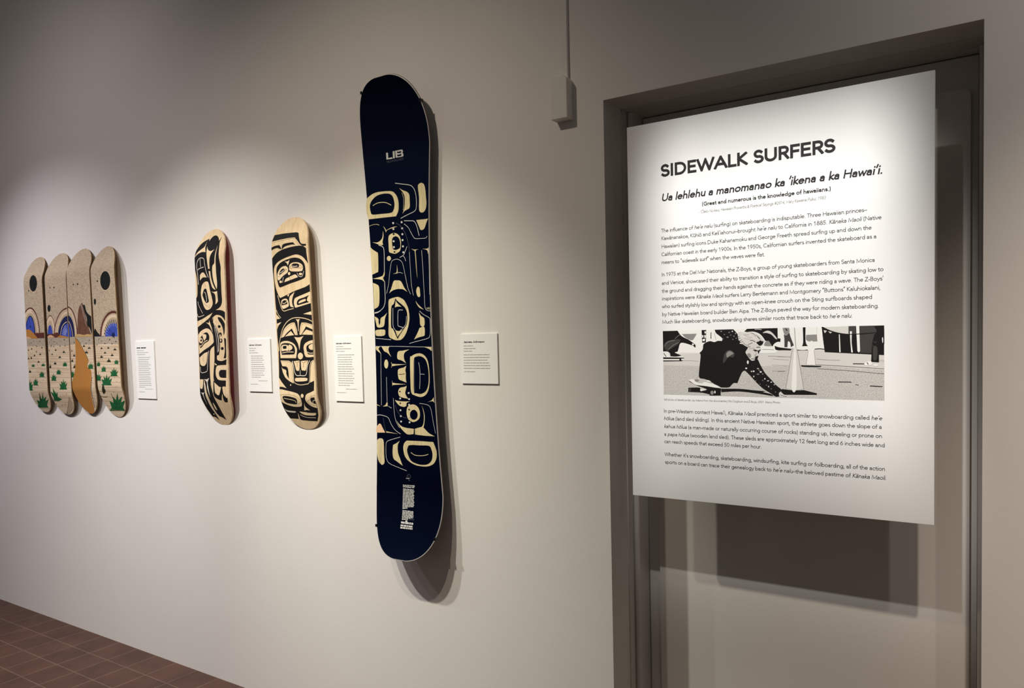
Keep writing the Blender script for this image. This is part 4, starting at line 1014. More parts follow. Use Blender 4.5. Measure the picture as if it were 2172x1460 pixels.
'snow': dict(P=[-1.7675, 1.53, 0.1504, 1.6409, 0.2598, 0.2481, -0.4925, -0.4937, 0.0111, 0.238, 0.2328, 2.5811], d0=0.045, art='''
1wf:-1419,4272 -1287,4401 -1014,4486 -682,4490 -249,4442 -83,4337 16,4197 59,4001 36,3750 -81,3573* -687,3597 -1354,3618* -1441,3866
2kf:-1261,4072 -1161,4238 -931,4370 -643,4404 -383,4377 -235,4310 -156,4172 -127,3993 -163,3838 -288,3726 -723,3738 -1143,3764 -1229,3840
3wl24:-1115,4062 -923,4118 -702,4122 -486,4079 -264,3970
1gl21:-64,4691 229,4618 561,4540 702,4458 798,4312 840,4119 849,3900 819,3716 722,3635 512,3582 299,3528 128,3477
1wf:107,4501* 281,4398 446,4329 544,4221 557,4063 544,3798 415,3735 308,3701 216,3625* 291,3766 329,3903 341,4138 277,4320
1wl13:225,4327 288,4129 274,3847 247,3740
1wf:937,4417 972,4505 1086,4536 1194,4474 1247,4312 1265,4063 1274,3845 1235,3665 1150,3575 1047,3564 969,3620 951,3762 970,4055
1wf:811,3343* 1259,3329 1331,3352* 1254,3229 1165,3053 1080,2993 979,3004 923,3111
1gl21:271,3381 542,3350 686,3326 765,3254 839,3089 908,2816
1gl16:265,3279 447,3133 582,2913 679,2777 760,2730 1005,2712 1188,2709 1252,2765
1gf:-178,3353 -192,3330 -223,3323 -252,3337 -264,3363 -250,3386 -219,3393 -189,3379
1gf:205,3341 192,3318 161,3312 132,3325 121,3351 135,3374 165,3381 194,3367
1gf:-178,3154 -192,3130 -222,3123 -252,3137 -263,3163 -250,3186 -219,3193 -189,3180
1gf:216,3134 202,3111 172,3104 143,3118 131,3144 145,3167 175,3174 205,3160
1gf:216,2936 202,2913 172,2906 143,2919 132,2945 145,2968 176,2975 205,2962
3gf:-178,2738 -192,2715 -223,2707 -253,2721 -264,2747 -250,2770 -219,2777 -189,2764
1gf:216,2738 203,2715 172,2708 143,2721 132,2747 146,2770 176,2777 205,2764
3gf:-178,2538 -192,2515 -223,2507 -252,2520 -264,2546 -250,2570 -219,2577 -189,2564
1gf:222,2526 209,2503 178,2496 149,2509 138,2535 152,2558 182,2565 211,2552
1gf:227,2324 213,2301 183,2294 154,2306 142,2332 156,2356 186,2363 216,2350
2kf:-172,2985 -185,2966 -216,2961 -246,2973 -257,2994 -244,3013 -213,3018 -183,3007
2kf:-165,2377 -177,2360 -205,2355 -232,2365 -242,2384 -230,2401 -202,2406 -175,2396
1wl18:-962,3402 -865,3359
1wl14:-1356,3373 -1163,3408 -962,3405
1wf:-700,3146* -688,2967 -743,2763 -714,2679* -847,2676 -1218,2814* -996,2780 -816,2843 -732,2956
1gl22:-935,2684 -741,2601 -692,2483 -689,2256 -710,1739
1wf:-1277,1545* -951,1578 -794,1623 -725,1740* -695,1737* -717,1609 -775,1549 -777,1516 -701,1381* -739,1400 -846,1473 -999,1508
1gl22:-718,1398 -721,1122 -724,862 -746,668 -832,510 -1038,389 -1242,358
1wf:-1339,2675* -1232,2566 -1037,2450 -975,2363 -993,1826 -1053,1749 -1292,1686*
1wf:-1274,1405* -1076,1326 -992,1238 -984,976 -1011,683 -1074,555 -1257,483*
1wf:-680,3306* -608,3233 -557,3147* -402,3194 -206,3229 -35,3218* -229,3199 -447,3167 -537,3129 -566,3075* -600,3168
1wf:-463,2879 -414,2971 -238,3024 -69,2982 54,2874 98,2710 91,2568 51,2412 -59,2343 -190,2315 -360,2355 -455,2412 -465,2638
2kf:-294,2782 -246,2873 -116,2900 9,2831 64,2666 45,2509 -75,2456 -183,2451 -267,2491 -292,2621
1wf:-385,2172 -400,2131 -436,2103 -483,2095 -529,2111 -562,2145 -572,2189 -557,2230 -521,2258 -474,2265 -428,2250 -396,2216
1gl19:363,2510 282,2375 191,2240 17,2168
1gl16:168,2211 238,2141 275,2026
1dl13:-92,3352 114,3217 273,3009 385,2745 437,2534 464,2231 471,1756 489,1280 561,848
1gl13:457,2311 471,1756 495,1200 561,848
1gl14:-652,988 -549,1273 -459,1719 -378,2019 -287,2107 -114,2124 33,2071 134,1959 204,1682 272,1359 342,1084 438,903
1wf:-124,1933* -102,1739 -107,1643* -333,1641* -181,1665 -139,1726
1gl13:-74,1664 33,1656 127,1617
1wf:-304,1385 -152,1406 -3,1379 78,1293 176,1127 305,975* 110,1083 -124,1107 -341,1081 -531,988* -424,1151
2kl11:-475,1017 -254,1091 4,1094 274,993
1wf:-590,302 -567,723 -465,798 -268,834 -96,832 113,731 232,581 317,385 345,96 277,-188 136,-455 -42,-610 -237,-637 -430,-598 -621,-479 -611,-104
2kf:-470,296 -435,537 -322,628 -248,801* -146,698 102,524 222,374 254,180 219,-90 84,-245 -120,-463 -224,-589* -293,-457 -411,-242 -494,-158
3wf:-230,735* -170,635 15,497* -155,514 -286,489*
3gl18:-374,469 -392,130 -400,-113 -356,-228 -243,-337
3gl14:221,166 201,-25 130,-166 -91,-319
3gl19:73,381 -97,390 -149,312 -175,-73 -147,-155 64,-212
3wf:-306,-298* -113,-326 39,-275* -220,-524*
1wf:536,2422* 659,2379 865,2367* 740,2332 740,2128 764,1386* 724,1814 696,2289 637,2357
1wf:1029,2367* 1171,2353 1283,2366* 1287,2234 1263,2174* 1229,2301
1gl14:996,2323 1026,1477 1036,849 1064,377 1273,288
1gl16:1294,2388 1294,1767 1278,1146 1275,834
1wf:693,997 762,1127 842,1082 856,939 860,813 796,778 727,837
1wf:646,668* 773,519 991,350* 809,422 692,555
1tf:1096,407* 1259,414* 1255,336* 1114,359*
1wf:771,266* 858,152 996,51 996,-169 901,-229* 812,-146 802,75
1wf:776,-255* 983,-232 991,-468 947,-530 718,-570 517,-635* 663,-441
1gl16:804,312 963,194 1201,73 1248,-8 1246,-258 1225,-492 1148,-600 900,-655 502,-723 301,-765
1gl14:-1266,335 -1130,345 -971,402
1wf:-1260,228* -1118,163 -1034,61 -1015,-6 -962,156 -826,215 -666,322* -763,147 -820,-96 -935,-165 -1135,-157 -1196,-31
2kf:-1053,127* -990,43 -1038,-87* -1070,13
1wf:-1244,-293 -1163,-246 -829,-251 -777,-326 -840,-455 -1174,-460 -1238,-392
1gl16:-1235,-541 -846,-578 -518,-612
1gl13:-1262,-821 -313,-845 536,-883 1265,-909
1wf:-1251,-830* -1061,-843* -1132,-907 -1090,-974 -1019,-1091* -1202,-971 -1262,-904
1wf:-983,-836* -618,-846* -667,-934 -630,-1066 -550,-1206* -718,-1064 -869,-995
1gl14:-1028,-1058 -1058,-1816 -1099,-2892
1wf:909,-892* 1265,-909* 1259,-1042* 1131,-961
1wf:-699,-1449 -716,-1527 -753,-1583 -802,-1604 -848,-1582 -880,-1525 -889,-1447 -872,-1369 -834,-1312 -785,-1292 -739,-1314 -707,-1371
1wf:-276,-1170 -214,-1026 2,-998 280,-964* 62,-1080 31,-1257 89,-1387 129,-1435* -80,-1336 -249,-1285
1wf:-537,-1378* -508,-1443 127,-1468* -512,-1525 -548,-1590*
1wf:-273,-1739 -224,-1626 -7,-1579 124,-1516* 74,-1660 90,-1774 81,-1951 105,-2096* -95,-2032 -242,-1966
2kl14:-233,-1804 -104,-1808 46,-1789
1wf:-549,-2023* -499,-2105 92,-2153* -514,-2178 -548,-2211*
1wf:-286,-2390 -193,-2275 2,-2242 111,-2201* 61,-2339 33,-2468 131,-2629 215,-2660* -82,-2615 -251,-2552
2kf:-178,-2397 -188,-2414 -212,-2422 -234,-2415 -243,-2397 -232,-2380 -209,-2373 -187,-2380
1wf:305,-1294 373,-1199 566,-1122 774,-1111 956,-1193 1071,-1353 1120,-1590 1136,-1906 1114,-2143 1041,-2380 911,-2524 701,-2582 453,-2529 310,-2450 283,-2144
2kf:455,-1664 484,-1296 582,-1218 770,-1206 931,-1272 1028,-1400 1088,-1637 1095,-1906 1061,-2175 938,-2381 728,-2470 520,-2448 429,-2385
3gl16:687,-1411 726,-1666 721,-1984 684,-2303
3gl13:729,-1809 822,-1810 925,-1818
3dl13:505,-1297 470,-1984 471,-2384
1gf:223,-2450 210,-2473 181,-2483 153,-2474 142,-2451 155,-2428 184,-2419 213,-2428
1gf:-171,-2641 -185,-2664 -214,-2674 -243,-2665 -253,-2642 -240,-2619 -211,-2609 -182,-2618
1gf:234,-2660 221,-2683 192,-2693 164,-2684 153,-2661 166,-2638 195,-2628 223,-2637
1gf:220,-2854 207,-2877 178,-2887 149,-2878 139,-2855 152,-2832 181,-2822 209,-2831
1gf:-177,-3048 -191,-3071 -220,-3081 -249,-3072 -260,-3049 -246,-3026 -217,-3016 -188,-3025
1gf:-171,-3251 -184,-3274 -213,-3285 -242,-3276 -253,-3253 -240,-3230 -210,-3219 -182,-3228
3gf:213,-3266 200,-3289 171,-3299 143,-3290 133,-3268 146,-3244 175,-3234 203,-3243
1gf:-170,-3438 -183,-3462 -212,-3472 -241,-3464 -252,-3441 -239,-3417 -209,-3407 -180,-3416
1gf:214,-3455 201,-3478 172,-3488 144,-3480 134,-3457 147,-3434 176,-3424 204,-3432
2kf:-178,-2803 -188,-2821 -211,-2828 -234,-2822 -242,-2804 -232,-2787 -209,-2780 -186,-2786
2kf:213,-3015 201,-3031 174,-3039 147,-3033 137,-3017 149,-3001 176,-2993 203,-2999
1wf:-454,-2701* -196,-2739 232,-2741* 80,-2791 54,-2889 -55,-2931 -247,-2894 -372,-2798
1wf:53,-3116 116,-2920 290,-2844 478,-2865 618,-2991 651,-3182 580,-3344 365,-3439 198,-3403 96,-3309
2kf:546,-3185 519,-3270 455,-3333 369,-3358 286,-3338 227,-3277 209,-3193 236,-3108 301,-3044 387,-3020 470,-3041 528,-3101
1dl11:-442,-2881 -385,-3044 -242,-3220 -95,-3290 54,-3310
1gl14:-527,-2637 -516,-3046 -468,-3373 -389,-3535 -287,-3662
1wf:-446,-3373* -323,-3516 -176,-3610 15,-3652 185,-3663 354,-3673* 334,-3851* 89,-3877 -79,-3802 -285,-3613
1wf:396,-3672* 713,-3597 815,-3641 1013,-3794 1263,-3895* 802,-3890 397,-3865*
1wf:749,-2877* 823,-3051 854,-3257 797,-3578 670,-3630* 780,-3499 823,-3258 802,-3067
1wf:1003,-2745* 1169,-2695 1286,-2583* 1281,-2678 1307,-2772* 1228,-2718
1gl13:649,-2799 917,-2826 1078,-2887 1152,-3044 1216,-3406 1298,-3799
1gl14:-807,-1900 -818,-2311 -827,-2772
1wf:-1306,-2863* -1141,-2926* -1308,-2896*
1wf:-1041,-2933* -904,-2873 -855,-2789* -799,-2788* -806,-2920*
1gl16:-773,-2920 -622,-2983
1gl18:-1351,-3256 -1192,-3235 -969,-3263 -795,-3333 -674,-3544 -509,-3736 -255,-3874
1dl14:-1040,-3339 -1007,-3554 -952,-3768 -910,-3816
1wf:-931,-3800* -777,-3819 -364,-3878* -691,-3857 -912,-3849*
1pf:-1396,-3867* -1374,-3682 -1254,-3553 -1164,-3559 -1082,-3689 -967,-3851*
1wf:-1382,-4235 -1353,-4116 -1214,-4061 -1082,-4105 -1059,-4304 -1066,-4637 -1057,-4887 -1129,-4983 -1220,-4988 -1348,-4853 -1400,-4571
1gl16:-282,-3981 -703,-4089 -906,-4164 -958,-4299 -976,-4632 -941,-4813 -836,-4924 -576,-5007 -40,-5138
1wf:-624,-4267* -490,-4212 -311,-4113* -406,-4273 -408,-4520 -322,-4745 -215,-4977* -479,-4837 -628,-4746 -661,-4533
1wf:-160,-4344 -98,-4178 14,-4091* 585,-4083 1183,-4089* 1275,-4275 1318,-4431 1299,-4622 1189,-4803 1000,-4903 751,-4942 375,-4916 84,-4804 -100,-4635
2kf:25,-4498 44,-4334 155,-4239 578,-4228 992,-4225 1089,-4332 1133,-4488 1092,-4698 921,-4843 649,-4884 379,-4852 151,-4751
3wl22:185,-4489 351,-4570 560,-4583 769,-4564 957,-4514
1dl14:-52,-5367 -38,-5309 28,-5264 103,-5275 132,-5330 108,-5389
1dl11:-52,-5376 66,-5372 -6,-5315
1gl16:-86,-5406 75,-5401
1dl14:19,-5444 72,-5457 60,-5490
1gf:-412,5765* -324,5751* -327,5572* -145,5573* -131,5518* -409,5533*
1gf:-111,5762* -24,5760* -25,5521* -108,5524*
1gf:3,5762* 277,5756 335,5734 345,5687 325,5645 354,5608 364,5555 332,5522 219,5521 19,5527*
2kf:88,5729* 151,5706 265,5713* 261,5662 140,5663 89,5684*
2kf:90,5635* 146,5610 268,5622* 269,5571 212,5557 95,5560*
1gf:-240,-5767* -83,-5767* -86,-5799* -242,-5800*
1gf:-65,-5767* 54,-5766* 51,-5798* -67,-5799*
1gf:72,-5766* 161,-5766* 159,-5798* 70,-5799*
1gf:180,-5766* 239,-5766* 236,-5798* 177,-5798*
1gf:-244,-5819* -138,-5818* -140,-5850* -246,-5852*
1gf:-119,-5818* -60,-5817* -62,-5849* -121,-5850*
1gf:-41,-5817* 18,-5816* 16,-5848* -43,-5849*
1gf:37,-5816* 216,-5814* 214,-5846* 35,-5848*
1gf:235,-5813* 271,-5813* 269,-5845* 233,-5846*
1gf:-247,-5872* -137,-5869* -139,-5902* -249,-5904*
1gf:-119,-5869* 60,-5865* 58,-5897* -121,-5901*
1gf:78,-5865* 245,-5861* 243,-5893* 76,-5897*
1gf:-250,-5924* -145,-5921* -147,-5953* -252,-5956*
1gf:-127,-5920* -10,-5916* -11,-5949* -128,-5952*
1gf:9,-5916* 149,-5911* 147,-5944* 8,-5948*
1gf:168,-5911* 229,-5909* 227,-5941* 166,-5943*
1gf:-253,-5976* -163,-5973* -165,-6005* -254,-6008*
1gf:-145,-5972* 23,-5965* 22,-5997* -146,-6004*
1gf:42,-5964* 104,-5962* 102,-5993* 40,-5996*
1gf:122,-5961* 260,-5955* 259,-5987* 121,-5993*
1gf:-255,-6028* -171,-6024* -172,-6056* -256,-6060*
1gf:-152,-6023* 18,-6014* 17,-6046* -153,-6055*
1gf:37,-6014* 203,-6005* 202,-6037* 36,-6045*
1gf:222,-6004* 246,-6003* 245,-6035* 220,-6036*
1gf:-256,-6080* -202,-6077* -202,-6109* -257,-6112*
1gf:-183,-6076* -63,-6068* -64,-6101* -183,-6108*
1gf:-44,-6067* 67,-6061* 66,-6093* -45,-6099*
1gf:86,-6060* 166,-6055* 165,-6087* 85,-6092*
1gf:185,-6054* 253,-6050* 252,-6082* 184,-6086*
1gf:-258,-6132* -161,-6125* -162,-6157* -258,-6164*
1gf:-142,-6124* -68,-6119* -69,-6151* -143,-6156*
1gf:-49,-6118* 96,-6108* 95,-6139* -50,-6149*
1gf:114,-6106* 226,-6099* 225,-6130* 114,-6138*
1gf:-258,-6184* -172,-6177* -172,-6209* -258,-6216*
1gf:-153,-6175* -57,-6168* -57,-6200* -153,-6207*
1gf:-38,-6166* 121,-6154* 120,-6186* -38,-6198*
1gf:140,-6153* 251,-6144* 250,-6176* 139,-6184*
1gf:-258,-6235* -172,-6228* -172,-6260* -258,-6267*
1gf:-153,-6226* -96,-6221* -96,-6253* -153,-6258*
1gf:-77,-6219* 99,-6204* 99,-6236* -77,-6251*
1gf:118,-6203* 184,-6197* 183,-6228* 118,-6234*
1gf:202,-6195* 264,-6190* 264,-6221* 202,-6227*
1gf:-258,-6287* -78,-6269* -77,-6301* -258,-6318*
1gf:-58,-6268* 49,-6257* 49,-6289* -58,-6299*
1gf:68,-6255* 244,-6239* 244,-6270* 68,-6287*
1gf:-257,-6338* -170,-6329* -169,-6361* -256,-6370*
1gf:-151,-6327* 2,-6311* 2,-6343* -150,-6359*
1gf:21,-6309* 164,-6294* 164,-6326* 21,-6341*
1gf:182,-6292* 265,-6283* 266,-6315* 183,-6324*
1gf:-256,-6389* -171,-6380* -170,-6412* -255,-6421*
1gf:-152,-6378* -12,-6362* -11,-6393* -151,-6409*
1gf:7,-6360* 76,-6352* 76,-6383* 8,-6391*
1gf:95,-6350* 240,-6333* 240,-6365* 96,-6381*
1gf:-254,-6440* -115,-6424* -113,-6455* -253,-6472*
1gf:-95,-6421* -33,-6414* -32,-6445* -94,-6453*
1gf:-246,-6511* -168,-6511* -168,-6543* -246,-6542*
1gf:-150,-6511* -47,-6512* -47,-6543* -150,-6543*
1gf:-29,-6512* 125,-6513* 125,-6544* -29,-6543*
1gf:143,-6513* 244,-6513* 244,-6544* 143,-6544*
1gf:-247,-6561* -115,-6560* -115,-6591* -246,-6593*
1gf:-97,-6560* 75,-6559* 75,-6590* -97,-6591*
1gf:93,-6558* 250,-6557* 250,-6588* 93,-6589*
1gf:-246,-6612* -91,-6608* -90,-6639* -246,-6643*
1gf:-72,-6608* 0,-6606* 0,-6637* -72,-6639*
1gf:18,-6606* 160,-6603* 160,-6634* 18,-6637*
1gf:178,-6602* 249,-6601* 249,-6632* 179,-6633*
1gf:-245,-6662* -123,-6658* -122,-6689* -245,-6693*
1gf:-104,-6657* 9,-6653* 9,-6684* -104,-6688*
1gf:27,-6652* 199,-6646* 200,-6677* 28,-6683*
1gf:217,-6646* 261,-6644* 262,-6675* 218,-6677*
1gf:-244,-6712* -191,-6710* -190,-6741* -243,-6743*
1gf:-173,-6709* -68,-6704* -67,-6735* -172,-6740*
1gf:-49,-6703* 82,-6696* 83,-6727* -48,-6734*
1gf:100,-6696* 261,-6688* 262,-6718* 101,-6726*
1gf:-242,-6762* -149,-6757* -148,-6788* -241,-6794*
1gf:-131,-6756* 45,-6745* 46,-6775* -129,-6786*
1gf:63,-6743* 139,-6739* 140,-6770* 64,-6774*
1gf:157,-6738* 239,-6732* 240,-6763* 158,-6768*
1gf:-241,-6813* -169,-6807* -167,-6838* -239,-6844*
1gf:-150,-6806* -48,-6798* -46,-6829* -149,-6837*
1gf:-29,-6797* 32,-6792* 33,-6823* -28,-6828*
1gf:-265,-6901* -94,-6901* -91,-6967* -262,-6967*
1gf:-74,-6901* 92,-6901* 94,-6967* -72,-6967*
1gf:111,-6901* 185,-6901* 187,-6967* 114,-6967*
1gf:204,-6901* 290,-6901* 293,-6967* 207,-6967*
1gf:-264,-7007* -143,-7005* -141,-7062* -262,-7063*
1gf:-124,-7005* 4,-7004* 6,-7060* -122,-7061*
1gf:23,-7004* 92,-7003* 94,-7059* 25,-7059*
1gf:111,-7003* 273,-7001* 275,-7056* 113,-7058*
1gf:-261,-7085* -169,-7083* -166,-7139* -258,-7141*
1gf:-149,-7082* -36,-7080* -33,-7136* -147,-7138*
1gf:-17,-7079* 46,-7078* 49,-7134* -14,-7135*
1gf:65,-7077* 120,-7076* 122,-7132* 67,-7133*
1gf:139,-7075* 219,-7074* 221,-7129* 141,-7131*
1gf:237,-7073* 286,-7072* 288,-7128* 240,-7129*
1gf:-56,-6843* 10,-6845* 29,-6901* -80,-6903*
1dl15:101,-6787 205,-6752 306,-6775
1dl15:63,-6831 190,-6803 301,-6816
''')}
STEP = .006
class Deck:
    def __init__(s, P, d0, snow):
        s.xc, s.zc, s.hw, s.L, s.kt, s.kb, s.at, s.ab, s.rot, s.tt, s.tb, s.e = P; s.d0 = d0; s.snow = snow
        n = int(s.L * .75 / STEP) + 1; s.K = n; s.T = {0: (0., 0.)}
        for sg in (1, -1):
            v = w = 0.
            for k in range(1, n + 1):
                for q in range(6):
                    a = s.ang(sg * (k - 1 + (q + .5) / 6) * STEP); v += sg * math.cos(a) * STEP / 6; w += sg * math.sin(a) * STEP / 6
                s.T[sg * k] = (v, w)
    def ang(s, x):
        if s.snow:
            return s.at * max(0, min(1, (x - (s.L / 2 - s.kt)) / s.kt)) if x > 0 else -s.ab * max(0, min(1, (-x - (s.L / 2 - s.kb)) / s.kb))
        R = .12
        return s.at * max(0, min(1, (x - (s.L / 2 - s.kt)) / (R * s.at) + .5)) if x > 0 else -s.ab * max(0, min(1, (-x - (s.L / 2 - s.kb)) / (R * s.ab) + .5))
    def half(s, x):
        t = s.tt if x > 0 else s.tb; sc = s.L / 2 - t; q = max(0, min(1, (abs(x) - sc) / t)); h = s.hw
        if s.snow: h -= .022 * (1 - min(1, abs(x) / sc) ** 2)
        return h * max(0, 1 - q ** s.e) ** (1 / s.e)
    def pt(s, u, x, lift=0.):
        """local point of the front face at width u, length x, lifted towards the viewer"""
        k = math.floor(x / STEP); k = max(-s.K, min(s.K - 1, k)); t = x / STEP - k
        v0, w0 = s.T[k]; v1, w1 = s.T[k + 1]; v = v0 + (v1 - v0) * t; w = w0 + (w1 - w0) * t
        dv, dw = (v1 - v0) / STEP, (w1 - w0) / STEP
        return (u, w - s.d0 - lift * dv, v + lift * dw)
    def rows(s):
        E = s.L / 2 * .9985; q = [E * math.sin(math.pi / 2 * i / 60) for i in range(-60, 61)]
        ks = [k * STEP for k in range(-s.K, s.K + 1) if abs(k * STEP) < E - .05]
        q = [x for x in q if abs(x) >= E - .05] + ks
        return sorted(q)
    def mesh(s, root, mats, th, ch=.0014, sides=(1, 1, 3, 3)):
        R = s.rows(); N = 8; mb = MB(); h = [max(.004, s.half(x)) for x in R]
        us = [(-1 + 2 * j / N) for j in range(N + 1)]
        sh = [1 - .0026 / s.L] * len(R)
        front = [[s.pt(u * max(.0025, hh - ch), x * sh[0]) for u in us] for x, hh in zip(R, h)]
        back = [[s.pt(u * max(.0025, hh - ch), x * sh[0], -th) for u in us] for x, hh in zip(R, h)]
        mb.grid(front, 0, True); mb.grid(back, 2, True, True)
        loopuv = [(hh, x) for x, hh in zip(R, h)] + [(-hh, x) for x, hh in zip(R[::-1], h[::-1])]
        ins = [(max(.0025, hh - ch), x * sh[0]) for x, hh in zip(R, h)] + [(-max(.0025, hh - ch), x * sh[0]) for x, hh in zip(R[::-1], h[::-1])]
        def ring(l, lift): return [s.pt(a, b, lift) for a, b in l]
        A, B, Cc, Dd, Ee = ring(ins, 0), ring(loopuv, -ch), ring(loopuv, -th * .45), ring(loopuv, -th + ch), ring(ins, -th)
        for p, q, mi in zip((A, B, Cc, Dd), (B, Cc, Dd, Ee), sides):
            mb.grid([p + [p[0]], q + [q[0]]], mi, True, True)
        o = mb.build('deck' if not s.snow else 'board', mats, root)
        s.clip = [(a, b) for a, b in ins]
        return o
    def art(s, root, txt, mats, name, extra=None, dz=.000005):
        keys = list(mats); bm = bmesh.new(); L = {}; lay = bm.faces.layers.int.new('lev')
        items = list(parse_art(txt)) if txt else []
        if extra: items += extra
        items.sort(key=lambda t: t[0])
        for rank, (lev, col, polys) in enumerate(items):
            for p in polys:
                if not s.snow:
                    p = clip_convex(p, s.clip)
                    if len(p) < 3: continue
                vs = [bm.verts.new((a, b, 0)) for a, b in p]
                fc = bm.faces.new(vs); fc.material_index = keys.index(col); fc[lay] = rank
        for k in range(-s.K, s.K + 1):
            x = k * STEP
            if abs(x) > s.L / 2: continue
            if abs(s.ang(x - STEP) - s.ang(x + STEP)) < 1e-4: continue
            bmesh.ops.bisect_plane(bm, geom=bm.verts[:] + bm.edges[:] + bm.faces[:], dist=1e-7, plane_co=(0, x, 0), plane_no=(0, 1, 0))
        V, F, MI = [], [], []
        for fc in bm.faces:
            cy = sum(v.co.y for v in fc.verts) / len(fc.verts)
            n0 = len(V)
            for v in fc.verts:
                yy = v.co.y + (cy - v.co.y) * 1e-4
                V.append(s.pt(v.co.x, yy, fc[lay] * dz + .00012))
            F.append(tuple(range(n0, len(V)))); MI.append(fc.material_index)
        bm.free()
        me = bpy.data.meshes.new(name); me.from_pydata(V, [], F)
        for k in keys: me.materials.append(mats[k])
        me.polygons.foreach_set('material_index', MI); me.update()
        o = bpy.data.objects.new(name, me); COL.objects.link(o); o.parent = root
        return o

def deck_root(key, name, snow=False):
    B = BOARDS[key]; D = Deck(B['P'], B['d0'], snow)
    return D, empty(name, (D.xc, 0, D.zc), -D.rot), B

def skateboard(key, front, back, pal, label, group=None, side=None):
    D, root, B = deck_root(key, 'skateboard_deck')
    tag(root, label, 'skateboard deck', group)
    D.mesh(root, [front, M_PLYEDGE, back, side or M_PLYEDGE], .008, .0016, (1, 3, 3, 3))
    D.art(root, B['art'], pal, 'painted_design')
    mb = MB(); z = .215; yb = -(D.d0 - .0082); yw = -.0012; hw = .035
    mb.box((-hw, yb, z - .036), (hw, yw, z - .032)); mb.box((-hw, yb, z + .032), (hw, yw, z + .036))
    mb.box((hw - .004, yb, z - .032), (hw, yw, z + .032)); mb.box((-hw, yb, z - .032), (-hw + .004, yw, z + .032))
    mb.build('mounting_bracket', M_ACRYLIC, root)
    return root
G4 = 'four painted skateboard decks hung side by side'
skateboard('quad1', M_SPECK, M_BROWNBACK, P_QUAD, 'leftmost deck of the four, black oval moon above a blue rainbow dome and green agaves', G4, M_DARKSIDE)
skateboard('quad2', M_SPECK, M_BROWNBACK, P_QUAD, 'second deck of the four, small dark oval above two blue domes and agave field', G4, M_DARKSIDE)
skateboard('quad3', M_SPECK, M_BROWNBACK, P_QUAD, 'third deck of the four, brown rock mountain above an orange path', G4, M_DARKSIDE)
skateboard('quad4', M_SPECK, M_BROWNBACK, P_QUAD, 'rightmost deck of the four, large black oval moon beside the first small label', G4, M_DARKSIDE)
skateboard('skate2', M_PLY, M_REDBACK, P_SKATE, 'maple skateboard deck with black formline figures and a dark red back')
skateboard('skate3', M_PLY, M_TANBACK, P_SKATE, 'maple skateboard deck with black formline faces and toothy grin, left of the snowboard')

D, root, B = deck_root('snow', 'snowboard', True)
tag(root, 'tall navy snowboard with cream formline design hung on white wall', 'snowboard')
D.mesh(root, [M_SNOWTOP, M_SNOWEDGE, M_SNOWBACK, M_SNOWBASE], .0085, .001)
D.art(root, B['art'], P_SNOW, 'printed_design')
SNL = {'DOUBLE DIP': [-0.0242, -0.5732, 0.029, -0.5721, 0.0102], 'TECHNOLOGIES': [-0.0402, 0.5411, 0.0356, 0.5415, 0.008]}
for txt, (x0, y0, x1, y1, h) in SNL.items():
    bold = txt.startswith('DOUBLE'); polys, w = text_polys(txt, .24 if bold else .12, 5)
    dx, dy = x1 - x0, y1 - y0; hh = abs(h) * (1 if bold else .85)
    ex = [(1, 'g' if bold else 'd', [[(x0 + dx * px / w, y0 + dy * px / w + py * hh) for px, py in p] for p in polys])]
    D.art(root, None, P_SNOW, 'title_lettering' if bold else 'logo_lettering', ex)
for cx, cs, sg in ((-.140, .785, -1), (.128, .716, 1), (-.141, -.715, -1), (.127, -.733, 1)):
    hx = D.half(cs) * sg; mb = MB(); p = D.pt(hx, cs); q = D.pt(hx, cs, -.0085)
    y0, y1 = p[1] - .003, p[1] + .011; z = p[2]
    mb.box((hx - .003 * (sg > 0) + .0 , y0, z - .005), (hx + .003 + .0 * sg, y0 + .002, z + .005)) if sg > 0 else mb.box((hx - .003, y0, z - .005), (hx + .003, y0 + .002, z + .005))
    a, b = (hx, hx + .004) if sg > 0 else (hx - .004, hx)
    mb.box((a, y0, z - .004), (b, y1, z + .004))
    mb.build('edge_clip', M_CLIP, root)

